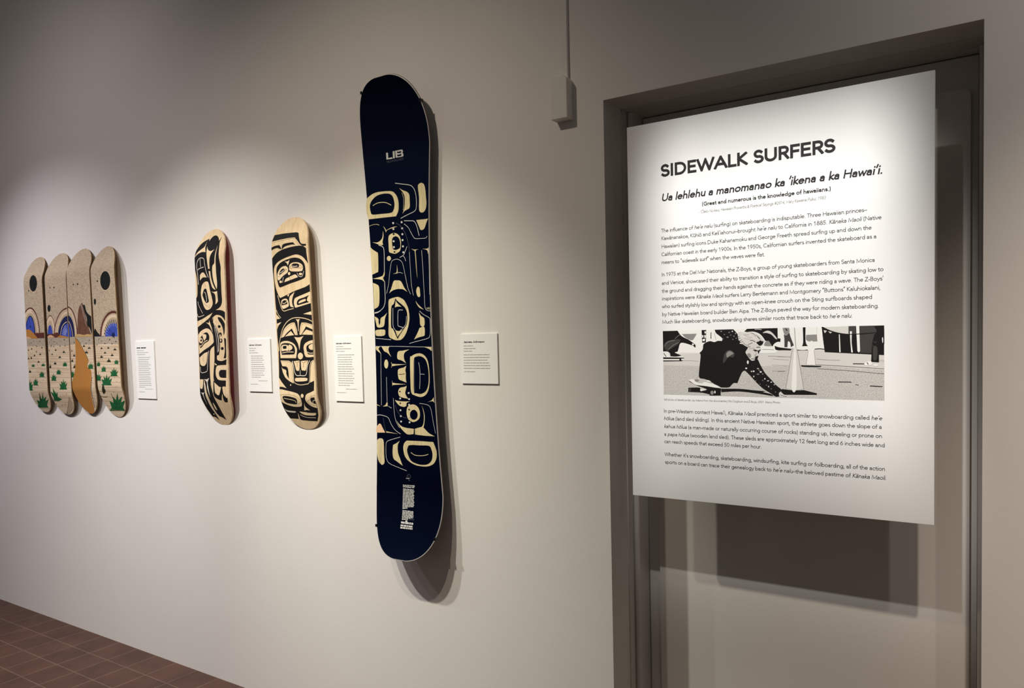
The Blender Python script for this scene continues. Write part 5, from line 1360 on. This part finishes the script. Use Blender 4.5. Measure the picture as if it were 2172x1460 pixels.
# ------------------------------------------------------------------ sign in the doorway
SX, SZ, SW, SH = [-0.5526, 1.5258, 0.762, 1.0429]
YF, YB = -.015, -.002
sign = tag(empty('exhibition_sign', (SX, 0, SZ)), 'large white printed sign board hung across the closed doorway', 'sign')
mb = MB(); mb.box((-SW / 2, YF, -SH / 2), (SW / 2, YB, SH / 2)); mb.build('sign_board', M_SIGN, sign, .0008)
for z in (SH * .36, -SH * .30):
    mb = MB(); mb.box((-.14, YB, z - .03), (.14, LY - .017, z + .03)); mb.build('mounting_batten', M_FRAME, sign)
LINES = [
('title', 'SIDEWALK SURFERS', -0.2801, 0.1696, 0.3695, 0.0345, 0.205),
('quote', '_Ua lehlehu a manomanao ka ‘ikena a ka Hawai‘i._', -0.2805, 0.2738, 0.3033, 0.0212, 0.175),
('quote', '(Great and numerous is the knowledge of hawaiians.)', -0.1659, 0.1588, 0.2781, 0.011, 0.18),
('quote2', '_- ‘Ōlelo No‘eau, Hawaiian Proverbs & Poetical Sayings #2814, Mary Kawena Pukui, 1983_', -0.1757, 0.1466, 0.2594, 0.0079, 0.1),
('p1', 'The influence of _he‘e nalu_ (surfing) on skateboarding is indisputable. Three Hawaiian princes–', -0.2825, 0.2395, 0.2186, 0.0103, 0.115),
('p1', 'Kawānanakoa, Kūhiō and Keli‘iahonui–brought _he‘e nalu_ to California in 1885. _Kānaka Maoli_ (Native', -0.2822, 0.2709, 0.1976, 0.0103, 0.115),
('p1', 'Hawaiian) surfing icons Duke Kahanamoku and George Freeth spread surfing up and down the', -0.2825, 0.2493, 0.1755, 0.0103, 0.115),
('p1', 'Californian coast in the early 1900s. In the 1950s, Californian surfers invented the skateboard as a', -0.2829, 0.2598, 0.1538, 0.0103, 0.115),
('p1', 'means to “sidewalk surf” when the waves were flat.', -0.2832, -0.0009, 0.132, 0.0103, 0.115),
('p2', 'In 1975 at the Del Mar Nationals, the Z-Boys, a group of young skateboarders from Santa Monica', -0.2833, 0.2562, 0.0984, 0.0103, 0.115),
('p2', 'and Venice, showcased their ability to transition a style of surfing to skateboarding by skating low to', -0.283, 0.2749, 0.075, 0.0103, 0.115),
('p2', 'the ground and dragging their hands against the concrete as if they were riding a wave. The Z-Boys’', -0.2833, 0.2748, 0.0531, 0.0103, 0.115),
('p2', 'inspirations were _Kānaka Maoli_ surfers Larry Bertlemann and Montgomery “Buttons” Kaluhiokalani,', -0.2834, 0.2683, 0.032, 0.0103, 0.115),
('p2', 'who surfed stylishly low and springy with an open-knee crouch on the Sting surfboards shaped', -0.2837, 0.2502, 0.0107, 0.0103, 0.115),
('p2', 'by Native Hawaiian board builder Ben Aipa. The Z-Boys paved the way for modern skateboarding.', -0.2834, 0.265, -0.0111, 0.0103, 0.115),
('p2', 'Much like skateboarding, snowboarding shares similar roots that trace back to _he‘e nalu._', -0.2833, 0.2063, -0.0323, 0.0103, 0.115),
('cap', 'Still photo of skateboarder Jay Adams from the documentary film Dogtown and Z-Boys, 2001. Alamy Photo.', -0.2819, 0.0351, -0.246, 0.0055, 0.11),
('p3', 'In pre-Western contact Hawai‘i, _Kānaka Maoli_ practiced a sport similar to snowboarding called _he‘e_', -0.2828, 0.2712, -0.28, 0.0103, 0.115),
('p3', '_hōlua_ (land sled sliding). In this ancient Native Hawaiian sport, the athlete goes down the slope of a', -0.2831, 0.2707, -0.3008, 0.0103, 0.115),
('p3', '_kahua hōlua_ (a man-made or naturally occurring course of rocks) standing up, kneeling or prone on', -0.2827, 0.2714, -0.3229, 0.0103, 0.115),
('p3', 'a _papa hōlua_ (wooden land sled). These sleds are approximately 12 feet long and 6 inches wide and', -0.2824, 0.2772, -0.3449, 0.0103, 0.115),
('p3', 'can reach speeds that exceed 50 miles per hour.', -0.2827, -0.0139, -0.3655, 0.0103, 0.115),
('p4', 'Whether it’s snowboarding, skateboarding, windsurfing, kite surfing or foilboarding, all of the action', -0.2821, 0.2779, -0.4017, 0.0103, 0.115),
('p4', 'sports on a board can trace their genealogy back to _he‘e nalu_–the beloved pastime of _Kānaka Maoli._', -0.2819, 0.2807, -0.4233, 0.0103, 0.115)]
parts = {}
for part, txt, x0, x1, z, h, wt in LINES:
    polys, w = text_polys(txt, wt, 12 if part == 'title' else 6, .05 if part == 'title' else .02 if part == 'quote' else 0)
    mb = parts.setdefault(part, MB()); k = (x1 - x0) / w
    for i, p in enumerate(polys): mb.quad([(x0 + a * k, YF - .0002 - (i % 24) * 4e-6, z + b * h) for a, b in p])
NAMES = {'title': 'title_lettering', 'quote': 'quotation_lettering', 'quote2': 'credit_lettering', 'p1': 'paragraph_lettering', 'p2': 'paragraph_lettering', 'p3': 'paragraph_lettering', 'p4': 'paragraph_lettering', 'cap': 'caption_lettering'}
for k, mb in parts.items(): mb.build(NAMES[k], M_GREYINK if k in ('quote2', 'cap') else M_INK, sign)
PHOTO = '''
1Af:-2823,-533* 2753,-528* 2761,-2325* -2823,-2292*
2Wf:-2823,-533* 2753,-528* 2757,-1234* 1970,-1193* 868,-1159* -801,-1167* -1829,-1196* -2825,-1149*
2Lf:-2825,-1149* -801,-1167* 868,-1183* 2752,-1402* 2752,-1593* 1093,-1480* -805,-1515* -2824,-1477*
3Gf:-2271,-621* -1849,-624* -1895,-702 -1986,-801 -2166,-725
4Kf:-2824,-527* -2392,-528* -2332,-620 -2257,-694 -2076,-785 -1912,-904 -1886,-947 -1898,-998 -1943,-961 -2003,-931 -2290,-861 -2369,-1013 -2401,-1101 -2478,-1129 -2287,-1212* -2449,-1240 -2604,-1224 -2618,-1157 -2695,-1098 -2828,-1096*
5Df:-2786,-890 -2675,-803 -2442,-763 -2319,-780 -2351,-867 -2445,-939 -2601,-1025 -2695,-1083 -2788,-993
6Gl12:-2771,-949 -2676,-833 -2473,-792
6Gl12:-2663,-1039 -2522,-923 -2366,-853
6Gl12:-2473,-748 -2364,-663 -2302,-635
5Wf:-1979,-881* -1927,-903* -1943,-939* -1988,-924*
4Wf:-2829,-1126 -2727,-1120 -2634,-1202 -2643,-1261 -2714,-1267 -2823,-1230
5Kl18:-2806,-1141 -2729,-1245
4Kf:-2831,-1256* -2212,-1271* -2267,-1368* -2833,-1373*
5Wf:-2821,-1304* -2350,-1306* -2351,-1343* -2821,-1341*
5Wf:-2296,-1299* -2220,-1295* -2251,-1336* -2297,-1336*
5Wl18:-2581,-1249 -2234,-1249
4Gl10:-2282,-1358 -2054,-1354 -1814,-1370
4Ll10:-2309,-1131 -2051,-1141 -1811,-1158
4Kf:-1713,-519* -1584,-520* -1597,-866* -1703,-867*
5Wf:-1633,-564* -1593,-565* -1594,-622* -1626,-622*
5Wf:-1701,-666* -1664,-667* -1664,-728* -1694,-742*
5Wf:-1638,-664* -1597,-665* -1598,-740* -1639,-739*
5Wf:-1687,-771* -1613,-765* -1629,-829* -1688,-828*
4Kl21:-1453,-597 -1459,-768
4Gl10:-1362,-614 -1321,-799
4Kf:-1354,-529* -852,-528* -762,-628 -651,-784 -486,-996 -487,-1149 -406,-1316 -323,-1345 -229,-1317 -148,-1483 -28,-1690 133,-1868 239,-1990 371,-2104 317,-2194 317,-2282* 223,-2285 90,-2198 -85,-2091 -248,-1941 -398,-1775 -549,-1623* -619,-1651 -691,-1792 -756,-1954* -862,-1955 -963,-2056 -1063,-2074 -1220,-2067 -1336,-2025 -1422,-1955 -1627,-1857 -1790,-1815 -1795,-1627 -1749,-1223 -1784,-1151* -1691,-1051 -1659,-908 -1496,-832 -1365,-858 -1278,-829 -1155,-831* -1154,-760 -1233,-688 -1319,-615
5Df:-1095,-1185 -965,-1074 -824,-1160 -867,-1272 -981,-1257 -1126,-1426
6Gf:-1037,-1158 -951,-1102 -852,-1166 -924,-1215 -1024,-1271
4Kf:-1191,-2106* -693,-2101 -276,-2136 -23,-2148* -98,-2174* 104,-2218* 158,-2272 -140,-2230 -553,-2182 -834,-2174 -1193,-2201*
5Kf:-2109,-2095* -1973,-2085 -1778,-2089 -1765,-2176 -1586,-2130 -1852,-2033 -2002,-1962 -2092,-1912* -2001,-1926 -1852,-1989 -1614,-2029 -1191,-2102* -1208,-2266 -1165,-2286* -1500,-2294 -1514,-2265 -1765,-2219 -2111,-2209*
6Wf:-2091,-1883* -1970,-1860 -1822,-1960 -1408,-1983 -1177,-2087* -1336,-2080 -1615,-2041 -1882,-2011 -2002,-1947
6Wf:-1703,-1987 -1657,-1929 -1481,-1970 -1350,-1997 -1408,-2019 -1614,-2008
6Wf:-1598,-1878 -1509,-1891 -1473,-1927 -1554,-1921
6Gf:-1806,-1887 -1814,-1903 -1836,-1915 -1866,-1920 -1896,-1916 -1918,-1904 -1925,-1888 -1917,-1872 -1895,-1860 -1865,-1856 -1835,-1860 -1813,-1871
6Gf:-1399,-2215 -1405,-2243 -1422,-2263 -1444,-2271 -1466,-2264 -1482,-2244 -1487,-2217 -1481,-2190 -1464,-2169 -1442,-2162 -1421,-2169 -1405,-2188
7Wf:-1345,-2197 -1351,-2224 -1364,-2235 -1378,-2224 -1383,-2198 -1377,-2171 -1363,-2160 -1350,-2171
6Wf:-1764,-2118* -1601,-2137* -1750,-2183*
6Df:-2028,-2149 -2034,-2172 -2047,-2189 -2065,-2196 -2083,-2190 -2097,-2173 -2101,-2150 -2096,-2126 -2082,-2109 -2064,-2103 -2046,-2109 -2033,-2125
5Lf:317,-2180 385,-2165 451,-2232 556,-2270 712,-2297* 634,-2307 371,-2295 315,-2262
6Dl12:345,-2234 424,-2266 503,-2278
3Kf:-567,-598* -483,-521* 288,-528* 291,-789* 361,-798* 354,-886* 274,-884 194,-937 153,-998 114,-936 60,-867 -34,-838 -155,-684 -263,-626 -456,-615
4Lf:-86,-644 9,-592 103,-608 196,-692 275,-803 235,-802 129,-691 8,-647
4Ll13:-290,-550 -208,-545 -113,-561
3Gf:-49,-975 -21,-879 60,-853 127,-964 113,-991
3Kf:213,-979* 326,-1021 654,-1066* 628,-1079 576,-1112 273,-1095 220,-1047
4Gl13:44,-1243 258,-1252 470,-1267
4Gl10:148,-1627 322,-1631 493,-1633
4Gl9:164,-1319 350,-1334 561,-1349
4Gl7:136,-1470 349,-1484 560,-1492
4Gl13:-104,-1070 45,-1072 193,-1085
5Wf:-455,-1400 -462,-1433 -478,-1447 -493,-1433 -500,-1400 -493,-1366 -477,-1352 -461,-1366
5Wf:-496,-1560 -499,-1570 -508,-1577 -521,-1579 -533,-1577 -542,-1570 -546,-1560 -542,-1550 -533,-1543 -520,-1540 -508,-1543 -499,-1550
5Lf:-363,-1639 -369,-1651 -383,-1656 -397,-1651 -402,-1639 -396,-1627 -383,-1622 -369,-1627
5Wf:-306,-1636 -312,-1650 -328,-1655 -343,-1650 -350,-1636 -343,-1622 -327,-1617 -312,-1622
5Lf:-192,-1566 -196,-1573 -205,-1578 -217,-1580 -230,-1578 -239,-1573 -242,-1566 -238,-1560 -229,-1554 -217,-1553 -205,-1554 -196,-1559
5Lf:-120,-1652 -123,-1663 -133,-1671 -147,-1674 -161,-1671 -171,-1663 -174,-1652 -170,-1641 -160,-1633 -147,-1630 -133,-1633 -123,-1641
5Gf:-180,-1712 -185,-1718 -198,-1722 -216,-1724 -234,-1723 -247,-1718 -251,-1712 -246,-1706 -233,-1701 -216,-1699 -198,-1701 -185,-1705
5Wf:-312,-1772 -316,-1786 -326,-1792 -336,-1786 -340,-1772 -336,-1758 -326,-1753 -316,-1758
5Wf:-26,-1831 -31,-1844 -43,-1850 -54,-1844 -59,-1831 -54,-1817 -42,-1811 -31,-1817
5Lf:63,-1882 59,-1888 50,-1893 38,-1895 26,-1893 17,-1889 14,-1882 17,-1876 26,-1872 38,-1870 51,-1871 59,-1876
5Lf:139,-1915 133,-1927 119,-1932 105,-1928 99,-1916 105,-1904 119,-1899 133,-1904
5Lf:64,-2028 60,-2041 50,-2047 41,-2042 37,-2028 41,-2014 51,-2009 60,-2014
5Gf:-77,-1704 -82,-1713 -96,-1717 -109,-1713 -115,-1704 -109,-1695 -95,-1692 -82,-1695
5Lf:212,-1979 207,-1988 196,-1992 185,-1988 180,-1979 185,-1971 196,-1967 208,-1970
5Gf:-171,-1605 -176,-1615 -187,-1619 -199,-1615 -204,-1605 -199,-1595 -187,-1591 -176,-1595
5Gf:-86,-1870 -89,-1880 -97,-1884 -105,-1880 -108,-1870 -105,-1860 -97,-1856 -89,-1860
5Gf:-155,-1967 -158,-1975 -166,-1979 -174,-1975 -177,-1968 -174,-1960 -166,-1956 -158,-1960
5Gf:8,-1993 4,-2001 -3,-2004 -11,-2001 -14,-1993 -11,-1985 -3,-1982 5,-1985
5Gf:128,-2087 125,-2097 117,-2101 110,-2097 107,-2088 110,-2078 118,-2074 125,-2078
5Gf:235,-2168 232,-2177 224,-2182 216,-2178 213,-2168 217,-2158 224,-2154 232,-2158
5Gf:-264,-1885 -267,-1893 -275,-1897 -283,-1893 -286,-1886 -283,-1878 -275,-1874 -267,-1878
5Gf:-1152,-576 -1159,-586 -1175,-590 -1192,-585 -1198,-575 -1191,-565 -1175,-562 -1159,-566
5Gf:-977,-736 -980,-743 -991,-747 -1005,-749 -1020,-747 -1030,-742 -1034,-734 -1030,-727 -1019,-722 -1005,-721 -991,-723 -980,-728
5Gf:-941,-610 -947,-620 -961,-623 -975,-619 -981,-609 -975,-599 -961,-595 -947,-600
5Lf:-859,-584 -864,-598 -876,-603 -888,-597 -893,-583 -887,-569 -875,-564 -863,-570
5Gf:-815,-711 -821,-721 -835,-725 -849,-720 -854,-710 -848,-700 -834,-697 -820,-701
5Gf:-905,-681 -909,-689 -919,-692 -929,-688 -933,-680 -929,-672 -919,-669 -909,-673
5Gf:-774,-642 -780,-656 -792,-661 -803,-655 -808,-641 -803,-627 -791,-622 -779,-628
5Gf:-1073,-663 -1078,-671 -1090,-674 -1102,-670 -1107,-662 -1102,-654 -1090,-651 -1078,-655
5Gf:-762,-768 -767,-778 -779,-782 -791,-777 -796,-767 -790,-758 -778,-754 -767,-758
5Gf:-1114,-775 -1120,-783 -1135,-786 -1149,-782 -1155,-774 -1149,-766 -1134,-763 -1120,-767
5Gf:-849,-794 -854,-802 -864,-805 -874,-802 -878,-794 -874,-786 -864,-783 -854,-786
6Lf:-734,-646 -680,-594 -566,-620 -467,-611 -369,-604 -265,-620 -153,-675 -73,-767 -18,-873 -66,-872 -82,-935 -119,-972 -178,-968 -238,-921 -268,-996 -343,-1010 -403,-998 -494,-997 -607,-931 -683,-910 -668,-861 -713,-815 -724,-746
6Lf:-441,-1009 -403,-957 -312,-913 -223,-952 -143,-1002 -141,-1081 -180,-1125 -199,-1193 -196,-1231 -252,-1253 -279,-1336 -362,-1360 -421,-1320 -481,-1236 -532,-1145 -502,-1077
7Kf:-273,-672* -169,-772 -140,-840 -66,-864* -96,-939 -171,-971 -252,-887 -192,-862 -155,-825 -221,-741
7Wl21:-370,-613 -265,-635 -154,-705 -73,-797 -37,-865
7Dl11:-385,-639 -310,-671 -266,-725
7Gl10:-498,-667 -468,-683 -423,-699
7Gl11:-574,-673 -536,-689 -499,-712
7Dl16:-417,-835 -342,-837 -275,-883
7Dl13:-463,-929 -403,-919 -350,-889
7Kl11:-615,-923 -547,-977 -479,-1005 -403,-994
7Kl10:-591,-885 -531,-947 -433,-964
7Kl11:-720,-784 -667,-762
7Kl11:-698,-845 -621,-809
7Kl11:-675,-884 -591,-855
7Kl10:-727,-730 -689,-724
7Gl7:-568,-772 -477,-796 -386,-790
7Gl6:-529,-735 -431,-752 -341,-739
7Wl10:-666,-716 -567,-734 -477,-766
7Wl10:-430,-691 -326,-754 -237,-831
7Wl11:-327,-890 -238,-929 -178,-983
7Kf:-351,-1087* -314,-1070 -269,-1076 -224,-1096* -217,-1114* -269,-1119 -314,-1128* -295,-1105
7Kf:-224,-1096* -194,-1094* -146,-1069* -142,-1088* -172,-1122 -194,-1182* -211,-1167* -215,-1118*
7Dl18:-253,-1021 -201,-1009 -153,-1017
7Kf:-304,-1231* -255,-1244 -202,-1227* -225,-1306 -240,-1347* -286,-1343 -297,-1313 -278,-1291* -323,-1284 -271,-1264
7Kl13:-391,-1313 -346,-1313 -301,-1332
7Gf:-488,-1183 -420,-1168 -387,-1237 -421,-1290 -474,-1236
7Gl10:-442,-1055 -373,-1033 -298,-1041
7Dl8:-269,-1140 -255,-1193 -308,-1222
3Gf:984,-721* 1239,-713* 1252,-888* 1064,-885 983,-841
3Wl34:1260,-552 1285,-791 1305,-917
4Ll12:1240,-537 1239,-720
4Kf:904,-521* 971,-523* 972,-883 1023,-1000* 884,-1002* 912,-882
4Gf:407,-525* 574,-530* 580,-647 503,-720 448,-673
4Df:441,-687* 503,-724 580,-655* 614,-777 688,-978* 612,-1020* 592,-905 544,-876 529,-1022* 452,-1020* 454,-831
4Kf:477,-530 532,-589 504,-603
3Kl22:763,-1096 900,-1109 1022,-1096
3Kl23:1184,-1081 1304,-1074 1423,-1087
4Kf:1353,-527* 1386,-534 1517,-615 1752,-690 2008,-723 2287,-716* 2536,-695* 2757,-533* 2756,-1240* 1423,-1157* 1385,-849
3Tf:1393,-542* 1971,-524* 1970,-723* 1752,-690 1517,-615
4Df:1971,-528* 2757,-533* 2756,-741* 1970,-729*
5Df:2199,-741* 2536,-736* 2522,-1195* 2210,-1178*
5Wf:2142,-526* 2212,-526* 2229,-1138* 2197,-1172* 2170,-1137*
5Wf:1752,-724* 1771,-725* 1789,-1161* 1760,-1160*
5Wf:2002,-655* 2047,-656* 2040,-930 2068,-1170* 2033,-1170* 2014,-929
6Kl19:1373,-534 1557,-630 1765,-697 2021,-731 2287,-719 2585,-703
5Lf:1399,-612* 1478,-628* 1425,-689*
5Lf:1504,-642* 1596,-665* 1556,-699*
6Kf:2536,-547* 2757,-537* 2756,-1009 2658,-1115 2645,-1412* 2472,-1398* 2485,-1141 2511,-870 2591,-670
7Dl14:2523,-911 2572,-939 2597,-912
7Dl14:2510,-1005 2560,-1114 2559,-1277
7Df:2523,-1046 2609,-1061 2596,-1331 2522,-1344
7Wf:2714,-834 2732,-821 2734,-928 2720,-941
6Wf:2322,-1439 2385,-1398 2472,-1387 2485,-1466 2360,-1489
7Kl16:2385,-1411 2410,-1466
6Wf:2522,-1473 2584,-1455 2639,-1482 2559,-1503
5Kl19:2070,-1445 2209,-1446 2335,-1449
3Lf:1423,-1160* 2756,-1244* 2756,-1345* 2032,-1383 1514,-1360 844,-1307 289,-1261 290,-1109 777,-1110 1423,-1101*
4Gl14:289,-1261 458,-1269 611,-1270
4Gl11:1223,-1324 1514,-1353 1775,-1361
4Dl11:1182,-1464 1903,-1507 2755,-1567
4Dl11:1248,-1566 2031,-1620 2755,-1689
5Kl19:1734,-1889 1889,-1890 2030,-1892
5Kl20:2446,-1979 2583,-1986 2718,-1990
5Dl12:2119,-1950 2195,-1963
4Dl11:286,-1634 469,-1633
5Tf:688,-1035* 757,-1036* 787,-1179 921,-2076* 702,-2115 480,-2069* 632,-1177
6Gl12:656,-1049 625,-1206 552,-1665 480,-2069
6Gl12:763,-1079 787,-1207 856,-1663 919,-2073
6Wf:694,-1121 733,-1121 743,-2050 626,-2052
5Gl14:705,-522 717,-765 734,-1036
5Wf:1091,-871* 1138,-872* 1170,-1098 1208,-1467* 979,-1467* 1029,-1125
6Gl8:1170,-1098 1206,-1464
6Gl8:1036,-1110 982,-1464
5Kf:857,-1478* 1342,-1495* 1302,-1524 1060,-1524 884,-1514
5Kf:388,-2085* 674,-2116 921,-2105* 1231,-2180* 1231,-2219* 437,-2231* 360,-2150
'''
mb = MB(); keys = list(P_PHOTO)
base = None
for rank, (lev, col, polys) in enumerate(sorted(parse_art(PHOTO), key=lambda t: t[0])):
    if base is None:
        xs = [p for q in polys for p in q]; base = (min(a for a, b in xs), max(a for a, b in xs), min(b for a, b in xs), max(b for a, b in xs))
    box = [(base[0], base[2]), (base[1], base[2]), (base[1], base[3]), (base[0], base[3])]
    for p in polys:
        p = clip_convex(p, box)
        if len(p) > 2: mb.quad([(a, YF - .0002 - rank * 4e-6, b) for a, b in p], keys.index(col))
mb.build('photograph_print', [P_PHOTO[k] for k in keys], sign)

# ------------------------------------------------------------------ small wall labels
LAB = [[-3.464, -3.3114, 1.2239, 1.491], [-2.6468, -2.5039, 1.2718, 1.4849], [-2.1442, -2.0019, 1.2448, 1.485], [-1.5485, -1.4016, 1.3178, 1.4805]]
random.seed(11)
LT = [dict(head=None, hy=.125, hw=.50, sub=[(.165, .36), (.20, .62), (.235, .45)], body=(.285, 17, .0324, .13, .80), last=.45, cred=(.835, .44, .86), foot=(.885, .12, .42)),
      dict(head='James Johnson', hy=.125, hw=.56, sub=[(.18, .30), (.222, .26), (.264, .38)], body=(.325, 11, .0405, .15, .78), last=.55, cred=(.80, .44, .84), foot=(.865, .09, .42)),
      dict(head='James Johnson', hy=.118, hw=.56, sub=[(.158, .28), (.195, .55), (.232, .32)], body=(.288, 14, .0362, .13, .76), last=.55, cred=(.815, .40, .80), foot=(.872, .07, .40)),
      dict(head='James Johnson', hy=.178, hw=.58, sub=[(.245, .28), (.30, .33), (.352, .24)], body=(.425, 6, .0545, .075, .85), last=.82, cred=None, foot=(.765, .08, .38))]
LL = ['small white label right of the four painted decks', 'small white label between the two formline skateboard decks', 'small white label left of the tall snowboard', 'small white label right of the tall snowboard']
for (x0, x1, z0, z1), t, lb in zip(LAB, LT, LL):
    root = tag(empty('wall_label', ((x0 + x1) / 2, 0, (z0 + z1) / 2)), lb, 'label', 'small artist labels on the wall')
    w, h = x1 - x0, z1 - z0
    mb = MB(); mb.box((-w / 2, -.0055, -h / 2), (w / 2, 0, h / 2)); mb.build('card', M_CARD, root, .0004)
    ink = MB(); cap = .0068
    def put(polys, X, Z, k, hh):
        for i, p in enumerate(polys): ink.quad([(X + a * k, -.0057 - (i % 24) * 4e-6, Z + b * hh) for a, b in p])
    X = -w / 2 + .085 * w; Z = h / 2 - t['hy'] * h
    def bars(X, X2, Z, hh):
        while X < X2 - .002:
            e = min(X2, X + random.uniform(.006, .021)); ink.quad([(X, -.0057, Z), (e, -.0057, Z), (e, -.0057, Z + hh), (X, -.0057, Z + hh)]); X = e + .0016
    hw = (t['hw']) * w
    if t['head']:
        polys, tw = text_polys(t['head'], .19, 5); put(polys, X, Z, hw / tw, cap)
        hb = ink; 
    else: bars(X, X + hw * .42, Z, .0052); bars(X + hw * .47, X + hw, Z, .0052)
    ink.build('name_lettering', M_INK, root)
    ink = MB()
    for fy, fw in t['sub']: bars(X, X + fw * w, h / 2 - fy * h, .0021)
    y0, n, dy, a, b = t['body']
    for i in range(n):
        e = t['last'] if i == n - 1 else b - .13 * random.random()
        bars(-w / 2 + a * w, -w / 2 + e * w, h / 2 - (y0 + i * dy) * h, .0021)
    for c in (t['cred'], t['foot']):
        if c: bars(-w / 2 + c[1] * w, -w / 2 + c[2] * w, h / 2 - c[0] * h, .0019)
    ink.build('text_lettering', M_FAINTINK, root)

# ------------------------------------------------------------------ cable raceway and box
rc = tag(empty('cable_raceway', (-1.134, 0, 2.12)), 'white surface cable raceway with end box above the doorway corner', 'cable raceway')
mb = MB(); mb.box((-.012, -.011, .10), (.012, 0, 2.0)); mb.build('channel', M_BOX, rc, .002)
mb = MB()
x0, x1, d, zb, zt = -.033, .022, .037, -.0165, .106
ch = .010
pts = [(x0, zb), (x1, zb), (x1, zt - ch), (x1 - ch, zt), (x0 + ch, zt), (x0, zt - ch)]
mb.quad([(x, -d, z) for x, z in pts])
for i in range(len(pts)):
    a, b = pts[i - 1], pts[i]; mb.quad([(a[0], -d, a[1]), (a[0], 0, a[1]), (b[0], 0, b[1]), (b[0], -d, b[1])])
mb.build('junction_box', M_BOX, rc, .002, True)
